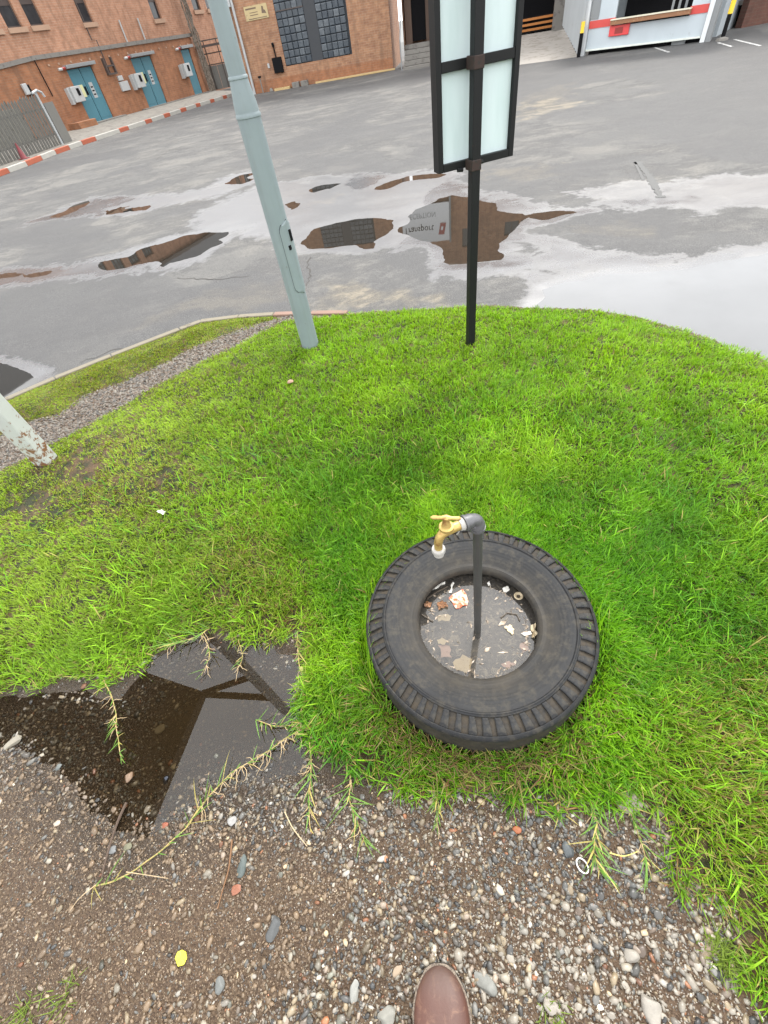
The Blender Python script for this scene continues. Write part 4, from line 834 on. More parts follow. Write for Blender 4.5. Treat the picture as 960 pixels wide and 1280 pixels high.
def shell(u, v, r, label, mat):
    p = at(u, v, z); o = empty('snail_shell', tuple(p), .4, label, 'shell'); MB().lathe([(r * .55, .0), (r * .8, .003), (r, .007), (r * .85, .009), (r * .6, .004), (.0001, .001)], 16).build('rim', mat, o, smooth=True)
    MB().lathe([(.0001, .002), (r * .55, .0035), (r * .62, .001)], 14).build('hollow', DARKL, o)
shell(648, 746, .0165, 'tan ring shaped shell at the right rim of the tyre water', LEAFT); blob('leaf', [(630, 784), (637, 781), (643, 787), (640, 794), (634, 789)], z, .002, LEAFT, 'small curled pale leaf right of the pipe in the tyre water', 'leaf', .004)
blob('leaf', [(663, 783), (669, 780), (671, 792), (668, 799), (664, 797)], z, .004, LEAFT, 'upright tan leaf tip at the right rim of the water', 'leaf', .012)
blob('white_scrap', [(651, 792), (663, 789), (665, 793), (655, 795)], z, .0015, WP2, 'thin white sliver beside the tan leaf tip', 'scrap', .002)
zb_ = .09
blob('leaf', [(566, 828), (578, 818), (590, 824), (588, 838), (582, 842), (570, 837)], .1165, .0012, LEAFT, 'large pale leaf under water at the near rim of the tyre', 'leaf')
blob('leaf', [(626, 830), (636, 826), (645, 831), (636, 837)], .1165, .001, PINK, 'pinkish leaf near the front rim of the tyre water', 'leaf')
blob('leaf', [(547, 806), (562, 808), (565, 822), (551, 822)], .105, .001, PINK, 'sunken mauve leaf at the left of the tyre water', 'leaf')
blob('leaf', [(546, 800), (553, 797), (560, 801), (556, 806), (548, 805)], .112, .001, LEAFT, 'small tan leaf left of centre in the tyre water', 'leaf')
blob('leaf', [(545, 772), (556, 768), (566, 769), (562, 776), (548, 777)], .112, .001, LEAFT, 'faint sunken tan leaf behind the pipe on the left', 'leaf')
blob('leaf', [(650, 805), (658, 802), (661, 812), (652, 818)], .114, .001, PINK, 'sunken pink leaf at the right of the tyre water', 'leaf')
for lab, pts in (('dark stick leaning at the upper left rim of the tyre water', [(534, 748), (546, 740), (560, 733)]), ('dark curled stem floating right of the pipe', [(626, 772), (634, 766), (646, 768), (650, 776)]), ('thin stick at the far left rim of the tyre water', [(527, 768), (533, 772), (541, 777)])):
    P = [at(u, v, z + .002) for u, v in pts]; c = P[0].copy(); tag(MB().tube([p - c for p in P], .0028, 6).build('stick', DARKL, loc=tuple(c)), lab, 'stick')
# little bits of debris, too many to count
vs = MB()
for k in range(430):
    a = random.uniform(0, 6.28); r = .195 * math.sqrt(random.random()); r = max(r, random.choice((0, .17))) ; x, y = r * math.cos(a), r * math.sin(a)
    L_ = random.uniform(.003, .011) * (2.0 if k % 9 == 0 else 1); w_ = random.uniform(.0008, .004) * (2.2 if k % 9 == 0 else 1); b = random.uniform(0, 6.28); c, s_ = math.cos(b), math.sin(b); zz = random.choice((WL + .0012, .112, .10, .09))
    vs.add([(x + c * L_, y + s_ * L_, zz), (x - s_ * w_, y + c * w_, zz + .001), (x - c * L_, y - s_ * L_, zz), (x + s_ * w_, y - c * w_, zz)], [(0, 1, 2, 3)])
mdb = Mat('debris_mix'); mdb.bsdf(mdb.ramp(mdb.noise(60, 2), [(.38, (.04, .03, .02)), (.5, (.26, .2, .14)), (.62, (.42, .35, .28))]), .6)
tag(vs.build('floating_debris', mdb.m, loc=(TYRE[0], TYRE[1], 0)), kind='stuff')

# ================================================================== BOOT
bt = at(549, 1206, .02); bd = at(553, 1285, .02) - bt; bd[2] = 0; bd /= np.linalg.norm(bd); brz = math.atan2(bd[1], bd[0])
boot = empty('boot', (bt[0], bt[1], 0), brz, 'worn brown leather boot toe pointing into the picture on the gravel', 'boot')
LEA = Mat('worn_brown_leather'); _o = LEA.obj(); _c = LEA.mix(LEA.noise(9, 6, _o), (.05, .019, .013), (.095, .037, .024)); _c = LEA.mix(LEA.ramp(LEA.noise(26, 8, _o, .75, 1.2), [(.5, 0.), (.66, .75)]), _c, (.16, .082, .05))
_c = LEA.mix(LEA.math('MULTIPLY', LEA.ramp(LEA.n('SeparateXYZ', {0: _o}).outputs[0], [(.0, 1.), (.06, 0.)]), .5), _c, (.075, .055, .045))
LEA.bsdf(_c, .55, bump=LEA.bump(LEA.math('ADD', LEA.noise(140, 4, _o), LEA.noise(25, 3, _o)), .25, .002)); LEA = LEA.m
SOLE = paint('dark_rubber_sole', (.03, .026, .022), .7, (.12, .09, .06), scale=60, wear_amt=.6); WELT = paint('welt_stitch', (.2, .16, .12), .6, (.08, .06, .045), scale=120, wear_amt=.52)
def bw_(x):                                        # half width along the foot
    if x < .1: return .066 * math.sqrt(1 - (1 - max(x, 0) / .1) ** 2.2)
    if x < .2: return .066 - .015 * math.sin((x - .1) / .1 * math.pi / 2)
    return .051 * math.sqrt(max(0, 1 - ((x - .2) / .09) ** 2))
def bh_(x): return .030 + .030 * min(x / .045, 1) ** .6 + .02 * min(max((x - .045) / .09, 0), 1) + .05 * min(max((x - .13) / .08, 0), 1)
v = []; f = []; xs = [0.0008, .004, .01, .02, .035, .055, .08, .11, .14, .17, .2, .23, .255, .275, .288]; nk = 22
for x in xs:
    for k in range(nk):
        a = math.pi * k / (nk - 1); ca, sa_ = math.cos(a), math.sin(a)
        v.append((x, bw_(x) * math.copysign(abs(ca) ** .72, ca), .024 + (bh_(x) - .024) * (sa_ ** .62)))
for i in range(len(xs) - 1):
    for k in range(nk - 1): f.append((i * nk + k, i * nk + k + 1, (i + 1) * nk + k + 1, (i + 1) * nk + k))
f.append(tuple(range(nk))); f.append(tuple(range((len(xs) - 1) * nk, len(xs) * nk))[::-1])
o = MB().add(v, f).build('upper', LEA, boot, smooth=True); sb = o.modifiers.new('s', 'SUBSURF'); sb.levels = sb.render_levels = 1
def outline(g): 
    L_ = [(x - g * (1 if x < .02 else 0), bw_(x) + g) for x in xs]; return L_ + [(x, -y) for x, y in L_[::-1]]
MB().prism(outline(.004), .0, .018).build('sole', SOLE, boot, bevel=.002); MB().prism(outline(.0035), .0185, .0245).build('welt', WELT, boot, bevel=.0015)
MB().tube([(.235, 0, .06), (.235, 0, .13), (.24, 0, .2), (.245, 0, .27)], [.047, .05, .053, .056], 20).build('shaft', LEA, boot, smooth=True)

# ================================================================== GRASS
def blades(P, L, Wd, az, lean, curve, col, segs, name, tipcol=.18):
    """P base points; one ribbon per blade bending over by its lean and curve"""
    N = len(P); ts = np.array([0, .35, .7, 1.0]) if segs == 3 else np.array([0, .5, 1.0]); ws = np.array([.8, 1., .62, 0]) if segs == 3 else np.array([.85, .85, 0])
    d = np.stack([np.cos(az), np.sin(az)], 1); sd_ = np.stack([-np.sin(az), np.cos(az)], 1); cen = []; h = np.zeros(N); z = np.zeros(N); prev = 0
    for t in ts:
        dt = t - prev; ang = lean + curve * (t - dt / 2); h = h + L * dt * np.sin(ang); z = z + L * dt * np.cos(ang); prev = t; cen.append((h.copy(), z.copy()))
    V = []; C = []
    for (hh, zz), w, t in zip(cen, ws, ts):
        c = np.concatenate([P[:, :2] + d * hh[:, None], (P[:, 2] + np.maximum(zz, .002 + .1 * L * 0))[:, None]], 1)
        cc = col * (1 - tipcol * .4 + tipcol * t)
        if w > 0:
            o_ = np.concatenate([sd_ * (Wd * w / 2)[:, None], np.zeros((N, 1))], 1); V += [c - o_, c + o_]; C += [cc, cc]
        else: V.append(c); C.append(cc)
    K = len(V); V = np.stack(V, 1).reshape(-1, 3); C = np.stack(C, 1).reshape(-1, 3); b = (np.arange(N) * K)[:, None]
    nq = (K - 1) // 2 - 1; F_ = []; 
    quads = [b + np.array([2 * i, 2 * i + 1, 2 * i + 3, 2 * i + 2]) for i in range(nq)]; tri = b + np.array([2 * nq, 2 * nq + 1, 2 * nq + 2])
    flat = np.concatenate(quads + [tri], 1).ravel(); sizes = np.tile([4] * nq + [3], N)
    return np_mesh(name, V, flat, sizes, colattr=np.clip(C, 0, 1))
def gcol(x, y, n, kind=0):
    """leaf pigment: fresh green, with olive, yellow and straw where the lawn is poorer"""
    a = fbm(x, y, 1.3, 41); b = fbm(x, y, 5.5, 47); r = rng.random(n)
    fresh = np.array([.16, .37, .012]); deep = np.array([.055, .185, .012]); lime = np.array([.28, .46, .02]); olive = np.array([.17, .235, .02]); straw = np.array([.32, .27, .09]); brown = np.array([.2, .12, .05])
    t = np.clip((b - .35) * 2.2 + rng.normal(0, .22, n), 0, 1)[:, None]; c = deep * (1 - t) + fresh * t
    t = np.clip((a - .45) * 2.5 + rng.normal(0, .25, n), 0, 1)[:, None] * .75; c = c * (1 - t) + lime * t
    return c, fresh, deep, lime, olive, straw, brown, r
def region(pts, z=0.): return poly_at(pts, z)
POOR = [region([(20, 660), (40, 600), (100, 550), (170, 540), (240, 590), (250, 620), (180, 640), (120, 660)]), region([(240, 700), (330, 640), (360, 700), (400, 780), (370, 860), (340, 800), (250, 760)]),
        region([(800, 960), (850, 850), (960, 800), (1100, 800), (1100, 1200), (900, 1180), (850, 1100)]), region([(480, 990), (420, 900), (480, 880), (560, 950), (720, 950), (700, 1000)])]
DEEPG = [region([(700, 640), (880, 620), (900, 760), (780, 860), (740, 760)]), region([(0, 700), (180, 660), (300, 740), (260, 790), (180, 820), (0, 870)]), region([(380, 700), (460, 640), (470, 800), (390, 800)]), region([(300, 560), (420, 520), (560, 560), (500, 640), (360, 640)]), region([(380, 890), (460, 860), (560, 960), (640, 990), (480, 985)])]
BARE = [region([(85, 590), (110, 570), (135, 585), (120, 612), (95, 606)]), region([(200, 598), (225, 588), (242, 600), (225, 612)]), region([(20, 640), (60, 612), (75, 640), (40, 660)]), region([(355, 800), (385, 830), (382, 880), (360, 860)])]
def sample(poly, n, dens=None):
    lo = poly.min(0); hi = poly.max(0); lo = np.maximum(lo, [-3.6, -1.0]); hi = np.minimum(hi, [3.4, 4.4]); P = rng.uniform(lo, hi, (n, 2)); return P
def in_view(x, y, z, pad=60):
    c = (np.stack([x, y, z - CAMH], 1)) @ RC; w = np.where(c[:, 2] < .05, .05, c[:, 2]); u = CX + FPX * c[:, 0] / w; v = CY + FPX * c[:, 1] / w
    return (c[:, 2] > .05) & (u > -pad) & (u < 960 + pad) & (v > -pad) & (v < 1280 + pad)
def lawn(poly, n, per, name, far, style='lawn'):
    P = sample(poly, n); x, y = P.T; wig = np.stack([(fbm(x, y, 9, 61) - .5), (fbm(x, y, 9, 67) - .5)], 1) * .09
    s = sdf(P + wig, poly); dist = np.hypot(x, y); ty_ = np.hypot(x - TYRE[0], y - TYRE[1])
    ok = (s > -.004) & (ty_ > .372) & (np.hypot(x - LP[0], y - LP[1]) > .07) & (np.hypot(x - SP[0], y - SP[1]) > .03) & (np.hypot(x - CP[0], y - CP[1]) > .06)
    ok &= in_view(x, y, np.zeros(len(x)), 90) | (rng.random(len(x)) < .12)
    ok &= (dist < 1.7) if not far else (dist >= 1.7)
    bare = np.max([sdf(P + wig * 1.5, b) for b in BARE], 0); poor = np.clip(np.max([sdf(P + wig * 2, b) for b in POOR], 0) * 6 + .5, 0, 1)
    dens = np.clip(1 - np.clip(bare * 10 + .3, 0, .8), 0, 1) * (1 - .35 * poor) * np.clip(.55 + 1.0 * fbm(x, y, 12, 71), .2, 1)
    edge = np.clip(s / .1, 0, 1); dens *= .45 + .55 * edge
    ok &= rng.random(len(x)) < dens
    P = P[ok]; s = s[ok]; N0 = len(P)
    P = np.repeat(P, per, 0) + rng.normal(0, .007, (N0 * per, 2)); s = np.repeat(s, per); x, y = P.T; N = len(P)
    gzv = ground_z(x, y)[0]; c, fresh, deep, lime, olive, straw, brown, r = gcol(x, y, N)
    poor = np.clip(np.max([sdf(P, b) for b in POOR], 0) * 5 + .4, 0, 1); dg = np.clip(np.max([sdf(P, b) for b in DEEPG], 0) * 5 + .45, 0, 1); dist = np.hypot(x, y)
    c = c * (1 - .55 * dg[:, None]) + deep * 1.1 * (.55 * dg[:, None])
    pt = (poor * np.clip(rng.normal(.5, .35, N), 0, 1))[:, None]; c = c * (1 - pt) + olive * pt
    tip = np.clip(1.2 - dist / 3.2, 0, 1); far_l = np.clip((dist - 1.2) / 1.5, 0, 1)[:, None] * .5; c = c * (1 - far_l) + (lime * .85 + fresh * .15) * far_l
    lf = (np.clip((-x - .2) / 1.0, 0, 1) * np.clip((y - .7) / .5, 0, 1) * .45)[:, None]; c = c * (1 - lf) + np.array([.33, .40, .05]) * lf
    if style == 'strip': c = c * .45 + olive * .6
    dead = r < (.025 + .2 * poor + .10 * np.clip(1 - s / .12, 0, 1) + (.18 if style == 'strip' else 0)); c[dead] = np.where(rng.random(dead.sum())[:, None] < .6, straw, brown)
    c *= (rng.uniform(.6, 1.3, N) * (.8 + .4 * fbm(x, y, 14, 77)))[:, None]
    long_ = fbm(x, y, 6, 81); L = rng.uniform(.028, .056, N) * (.65 + .8 * long_) ; near_t = np.clip(1 - np.abs(np.hypot(x - TYRE[0], y - TYRE[1]) - .4) / .35, 0, 1); L *= 1 + .45 * near_t
    L *= np.clip(1.15 - .17 * dist, .6, 1.2); 
    left = np.clip((-x - .3) / 1.2, 0, 1) * np.clip((y - .6), 0, 1); L *= 1 - .35 * left
    if style == 'strip': L *= .6
    Wd = rng.uniform(.0019, .0036, N) * (1 + .35 * far) * (1 + .3 * near_t)
    azb = np.repeat(rng.uniform(0, 6.28, N0), per) + rng.normal(0, 1.3, N); fl = fbm(x, y, 3.5, 91) * 9
    azb = np.where(rng.random(N) < .45, fl + rng.normal(0, .6, N), azb)
    lean = np.abs(rng.normal(.35, .35, N)) + .25 * np.clip(1 - s / .08, 0, 1); curve = np.abs(rng.normal(.7, .55, N))
    lean = np.minimum(lean, 1.3); curve = np.minimum(curve, 1.6 - lean * .4)
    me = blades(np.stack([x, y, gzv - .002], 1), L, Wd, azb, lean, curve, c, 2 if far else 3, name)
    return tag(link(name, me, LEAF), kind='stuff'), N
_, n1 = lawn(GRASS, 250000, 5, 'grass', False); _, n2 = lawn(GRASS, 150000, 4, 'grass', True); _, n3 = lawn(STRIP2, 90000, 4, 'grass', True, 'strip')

# longer coarse blades lying over the lawn and round the tyre
N = 3800; P = sample(GRASS, 60000); x, y = P.T; ok = (sdf(P, GRASS) > .0) & (np.hypot(x - TYRE[0], y - TYRE[1]) > .385) & in_view(x, y, np.zeros(len(x))) & (np.hypot(x, y) < 2.6)
w_ = np.clip(1.3 - np.hypot(x, y) / 2.2, .1, 1) * np.clip(fbm(x, y, 5, 15) * 2 - .5, .05, 1); P = P[ok & (rng.random(len(x)) < w_)][:N]; x, y = P.T; N = len(P)
c, fresh, deep, lime, olive, straw, brown, r = gcol(x, y, N); c[r < .05] = straw; c = c * rng.uniform(.9, 1.4, N)[:, None]
me = blades(np.stack([x, y, ground_z(x, y)[0]], 1), rng.uniform(.05, .095, N), rng.uniform(.003, .0055, N), rng.uniform(0, 6.28, N), rng.uniform(.3, 1.0, N), rng.uniform(.3, 1.0, N), c, 3, 'long_grass'); tag(link('long_grass', me, LEAF), kind='stuff')

# blades leaning over the shoulder of the tyre, and dead straw caught against its front
n = 420; a = rng.uniform(-.5, 3.6, n); rr_ = .386 + rng.uniform(0, .02, n); B_ = np.stack([TYRE[0] + rr_ * np.cos(a), TYRE[1] + rr_ * np.sin(a), np.full(n, .07)], 1)
c, fresh, deep, lime, olive, straw, brown, r = gcol(B_[:, 0], B_[:, 1], n); me = blades(B_, rng.uniform(.12, .185, n), rng.uniform(.003, .005, n), a + math.pi + rng.normal(0, .8, n), rng.uniform(-.15, .3, n), rng.uniform(.1, .8, n), c * rng.uniform(.8, 1.3, n)[:, None], 3, 'long_grass'); tag(link('long_grass', me, LEAF), kind='stuff')
n = 800; a = rng.uniform(3.3, 5.9, n); rr_ = .39 + np.abs(rng.normal(0, .05, n)); B_ = np.stack([TYRE[0] + rr_ * np.cos(a), TYRE[1] + rr_ * np.sin(a), np.full(n, .075)], 1)
me = blades(B_, rng.uniform(.02, .07, n), rng.uniform(.0015, .003, n), rng.uniform(0, 6.28, n), rng.uniform(.9, 1.5, n), rng.uniform(0, .4, n), np.where(rng.random(n)[:, None] < .5, straw * .8, brown * .7) * rng.uniform(.6, 1.1, n)[:, None], 3, 'dead_grass'); tag(link('dead_grass', me, LEAF), kind='stuff')

# ================================================================== GRAVEL
def ico(sub, seed, flat=.65, jit=.18):
    bm = bmesh.new(); bmesh.ops.create_icosphere(bm, subdivisions=sub, radius=1); r_ = random.Random(seed)
    pl_ = []
    for k in range(9): q = Vector((r_.gauss(0, 1), r_.gauss(0, 1), r_.gauss(0, 1))).normalized(); pl_.append((q, r_.uniform(.55, .85)))
    for v_ in bm.verts:
        v_.co *= 1 + r_.uniform(-jit, jit) * .6
        for q, d_ in pl_:
            s_ = v_.co.dot(q)
            if s_ > d_: v_.co -= q * (s_ - d_)
        v_.co *= 1.18; v_.co.z *= flat; v_.co.x *= r_.uniform(.97, 1.03)
    bm.verts.ensure_lookup_table(); V = np.array([v_.co[:] for v_ in bm.verts]); F_ = np.array([[v_.index for v_ in f_.verts] for f_ in bm.faces]); bm.free(); return V, F_
OCT = (np.array([[1, 0, 0], [0, 1, 0], [-1, 0, 0], [0, -1, 0], [0, 0, .7], [0, 0, -.5]], float), np.array([[0, 1, 4], [1, 2, 4], [2, 3, 4], [3, 0, 4]]))
PAL = np.array([(.21, .165, .105), (.24, .215, .17), (.1, .098, .09), (.052, .052, .05), (.15, .12, .08), (.2, .085, .04), (.28, .26, .225), (.08, .058, .042), (.13, .118, .1), (.1, .1, .08), (.22, .175, .135), (.04, .042, .043)])
PALW = np.array([.16, .1, .12, .12, .12, .035, .04, .1, .1, .05, .08, .05]); PALW = PALW / PALW.sum()
def pebbles(P, size, col, templates, name, sink=.02, elong=.4):
    Vs, Fs, Cs = [], [], []; off = 0; z0 = ground_z(P[:, 0], P[:, 1])[0]; idx = rng.integers(0, len(templates), len(P))
    for k, (TV, TF) in enumerate(templates):
        s_ = idx == k; n = s_.sum()
        if not n: continue
        a = rng.uniform(0, 6.28, n); sc = np.stack([size[s_] * rng.uniform(1, 1 + elong, n), size[s_] * rng.uniform(.65, .95, n), size[s_] * rng.uniform(.6, .9, n)], 1)
        tx = rng.normal(0, .25, n); v = TV[None] * sc[:, None]; v[:, :, 2] += v[:, :, 0] * tx[:, None]
        X = v[:, :, 0] * np.cos(a)[:, None] - v[:, :, 1] * np.sin(a)[:, None] + P[s_, 0][:, None]; Y = v[:, :, 0] * np.sin(a)[:, None] + v[:, :, 1] * np.cos(a)[:, None] + P[s_, 1][:, None]; Z = v[:, :, 2] + (z0[s_] + size[s_] * sink)[:, None]
        Vs.append(np.stack([X, Y, Z], -1).reshape(-1, 3)); Fs.append((TF[None] + (off + np.arange(n) * len(TV))[:, None, None]).reshape(-1, 3)); Cs.append(np.repeat(col[s_], len(TV), 0)); off += n * len(TV)
    V = np.concatenate(Vs); F_ = np.concatenate(Fs); me = np_mesh(name, V, F_.ravel(), np.full(len(F_), 3), colattr=np.concatenate(Cs)); return tag(link(name, me, STONE), kind='stuff')
def scatter(n, box_, cond):
    P = rng.uniform((box_[0], box_[2]), (box_[1], box_[3]), (n, 2)); return P[cond(P[:, 0], P[:, 1], P)]
FOREB = (-2.0, 1.4, -.75, 1.05)
fore = lambda x, y, P: (sdf(P, GRASS) < .02) & ~((sdf(P, GRASS) > -.07) & (sdf(P, NEARP) > -.09) & (rng.random(len(x)) < .85)) & in_view(x, y, np.zeros(len(x)), 40) & (y < 1.1)
wetz2 = lambda P: np.clip((sdf(P, NEARP) - .02) / .2, 0, 1)
wetz = lambda P: np.clip((sdf(P, NEARP) + .05) / .12, 0, 1)
SANDY = region([(-160, 930), (60, 975), (170, 1050), (300, 1060), (420, 1120), (330, 1230), (120, 1290), (-160, 1290)]); SLATE = region([(640, 1020), (780, 1030), (860, 1100), (860, 1180), (720, 1150), (600, 1120)]); PALE = region([(560, 1170), (700, 1130), (920, 1170), (960, 1300), (600, 1320)])
def pcol(P, n):
    c = PAL[rng.choice(len(PAL), n, p=PALW)] * (rng.uniform(.5, 1.35, n) + (rng.random(n) < .07) * .9)[:, None]
    sl = (sdf(P, SLATE) > 0) & (rng.random(n) < .3); c[sl] = np.array([.064, .065, .062]) * rng.uniform(.7, 1.3, sl.sum())[:, None]
    pa = (sdf(P, PALE) > 0) & (rng.random(n) < .42); c[pa] = np.array([.235, .21, .172]) * rng.uniform(.8, 1.15, pa.sum())[:, None]
    sa_ = (sdf(P, SANDY) > -.05) & (rng.random(n) < .6); c[sa_] = np.array([.165, .115, .07]) * rng.uniform(.6, 1.2, sa_.sum())[:, None]
    w = wetz(P)[:, None]; return c * (1 - .35 * w)
I0 = [ico(1, s_, .7, .28) for s_ in range(6)]; I1 = [ico(1, s_ + 20, .6, .22) for s_ in range(5)] + [ico(2, s_ + 40, .6, .12) for s_ in range(4)]
P = scatter(130000, FOREB, fore); keepd = rng.random(len(P)) > .7 * wetz2(P); P = P[keepd]; pebbles(P, rng.uniform(.0012, .0026, len(P)), pcol(P, len(P)), [OCT], 'sand_grains')
P = scatter(58000, FOREB, fore); P = P[rng.random(len(P)) > np.maximum(.8 * wetz2(P), .62 * np.clip(sdf(P, SANDY) / .1 + .5, 0, 1))]; sz = rng.gamma(3, .0011, len(P)) + .0016; pebbles(P, sz, pcol(P, len(P)), I0, 'gravel')
P = scatter(8200, FOREB, fore); dsz = np.clip(.5 + np.clip(sdf(P, PALE) * 4 + .3, 0, 1) * .5 + np.clip(sdf(P, SLATE) * 4 + .3, 0, 1) * .35 - .25 * np.clip(sdf(P, SANDY) * 5 + .5, 0, 1), .2, 1); P_ok = rng.random(len(P)) < (1 - .6 * np.clip(sdf(P, SANDY) / .1 + .5, 0, 1)) * dsz * (1 - .75 * wetz2(P)); P = P[P_ok]; sz = np.clip(rng.gamma(4, .0014, len(P)) + .0028, 0, .013) * np.sqrt(dsz[P_ok]) ; pebbles(P, sz, pcol(P, len(P)), I1, 'gravel')
# gravel path between the two lawns
PATH = lambda x, y, P: (sdf(P, ISLAND) > .02) & (sdf(P, GRASS) < .02) & (sdf(P, STRIP2) < .02) & (y > 1.15) & in_view(x, y, np.zeros(len(x)), 60)
P = scatter(110000, (-3.6, .2, 1.1, 4.2), PATH); n = len(P); c = np.array([(.13, .1, .075), (.09, .073, .056), (.165, .148, .12), (.06, .056, .05), (.11, .075, .05)])[rng.integers(0, 5, n)] * rng.uniform(.7, 1.25, n)[:, None]
P = P[:16000]; c = c[:16000]; pebbles(P, rng.uniform(.004, .012, len(P)), c, I0, 'path_gravel', elong=.8)

# --- stones and small things one can point at
def stone(u, v, r, col, label, seed=1, el=1.3, flat=.6, az_=0., cat='stone', z=None):
    p = at(u, v, .0); zz = float(ground_z(np.array([p[0]]), np.array([p[1]]))[0][0]) if z is None else z
    V, F_ = ico(3, seed, flat, .03); V = V * np.array([r * el, r, r * .9]); V[:, 2] += .15 * V[:, 0]; V += .07 * r * np.sin(V[:, [1, 2, 0]] / r * 2.3 + seed)
    me = bpy.data.meshes.new('stone'); me.from_pydata(V.tolist(), [], F_.tolist()); key = 'st%.2f%.2f%.2f' % col
    if key not in _cache: _cache[key] = plain_stone('stone_' + str(len(_cache)), col)
    return tag(link('stone', me, _cache[key], None, (p[0], p[1], zz + r * .25), az_, True), label, cat)
stone(15, 928, .017, (.42, .38, .3), 'pale flat angular stone at the left edge of the mud puddle', 3, 1.9, .5, .5)
stone(196, 909, .013, (.3, .26, .18), 'sunken tan stone in the middle of the muddy puddle', 5, 1.6, .5, .3)
stone(159, 971, .016, (.34, .22, .14), 'rounded brown pebble left of the dark blue pebble', 7, 1.1, .8)
stone(205, 974, .0105, (.03, .04, .065), 'smooth dark blue pebble at the puddle edge', 9, 1.15, .9, .8)
stone(214, 957, .0085, (.4, .34, .22), 'cream pebble just above the dark blue pebble', 11)
stone(72, 959, .0095, (.2, .22, .21), 'grey green pebble in brown water left of the puddle', 13)
stone(291, 1027, .0125, (.48, .47, .45), 'whitish rough stone between the grass runners', 15, 1.1, .8)
stone(141, 1062, .009, (.3, .31, .31), 'grey and white pebble beside the dark twig', 17, 1.5)
stone(160, 1058, .011, (.25, .24, .15), 'olive green stone at the fork of the grass runner', 19, 1.1)
stone(205, 1031, .008, (.4, .12, .06), 'orange red pebble under the grass runner', 21)
stone(342, 1160, .017, (.13, .135, .135), 'dark grey slab stone left of the boot on the gravel', 23, 1.6, .4, 1.2)
stone(606, 1229, .015, (.3, .3, .27), 'large grey green pointed stone right of the boot toe', 25, 1.7, .6, -.8)
stone(484, 1272, .018, (.38, .37, .32), 'broad pale grey stone left of the boot at the bottom', 27, 1.2, .6)
stone(443, 1240, .0105, (.42, .42, .38), 'slim light grey stone standing out left of the boot', 29, 1.9, .6, 1.4)
stone(497, 1213, .0075, (.5, .38, .26), 'short cream bar shaped stone near the boot toe', 31, 1.8, .6, .5)
stone(710, 1063, .015, (.11, .125, .13), 'dark slate chip beside the white plastic ring', 33, 1.2, .5, 1.2)
stone(687, 1257, .014, (.5, .45, .38), 'rounded cream stone in the pale gravel lower right', 35, 1.1, .7)
stone(815, 1262, .019, (.46, .42, .36), 'largest oblong cream stone at the bottom right', 37, 1.5, .6, 1.5)
stone(790, 1195, .014, (.44, .4, .34), 'notched pale stone left of the exposed sandy mound', 39, 1.2, .6)
stone(646, 1038, .009, (.45, .14, .05), 'bright orange pebble below the tyre', 41)
stone(296, 1112, .0115, (.4, .15, .08), 'orange flake of stone beside the reddish twig', 43, 1.4, .4)
stone(303, 1083, .013, (.13, .16, .15), 'dark green grey oval stone by the reddish twig', 45, 1.8, .5, 1.3)
stone(275, 1232, .012, (.2, .21, .2), 'bluish grey stone right of the yellow leaf', 47, 1.4, .6, 1.5)
stone(783, 1003, .024, (.34, .3, .22), 'half buried tan stone at the grass edge below the tyre', 49, 1.5, .6)
mp = at(884, 1187); mk = MB(); V, F_ = ico(3, 51, .5, .10); mk.add((V * [.036, .024, .028] + [0, 0, -.004]).tolist(), F_.tolist())
tag(mk.build('mound', plain_stone('pale_crumbly_sand', (.36, .28, .19), .9), None, True, loc=tuple(mp), rz=.5), 'sandy pale crumbling mound at the lower right grass edge', 'mound')
stone(366, 486, .018, (.5, .3, .2), 'small pinkish brick crumb lying on the lawn', 53, 1.2, .6, z=.05)
stone(378, 838, .0085, (.5, .5, .12), 'yellow green fallen bud at the puddle corner', 55, 1.0, 1., cat='bud', z=.012)
blob('yellow_leaf', [(219, 1198), (222, 1190), (228, 1187), (233, 1190), (234, 1198), (230, 1206), (223, 1208)], .006, .0008, paint('yellow_leaf', (.62, .58, .04), .5, (.5, .42, .03), scale=80), 'small round bright yellow leaf on the gravel lower left', 'leaf', .002)
blob('litter_scrap', [(196, 640), (203, 637), (208, 640), (204, 644)], .055, .002, WP2, 'small white litter scrap in the left lawn', 'litter', .004)
p = at(728, 1082, .006); rg = MB(); rg.tube([(.0125 * math.cos(a), .0165 * math.sin(a), 0) for a in np.linspace(0, 2 * math.pi, 29)], .0018, 8, False)
tag(rg.build('plastic_ring', paint('ring_white', (.68, .68, .66), .4), None, True, loc=tuple(p), rz=.35), 'white oval plastic ring lying on the dark gravel', 'ring')

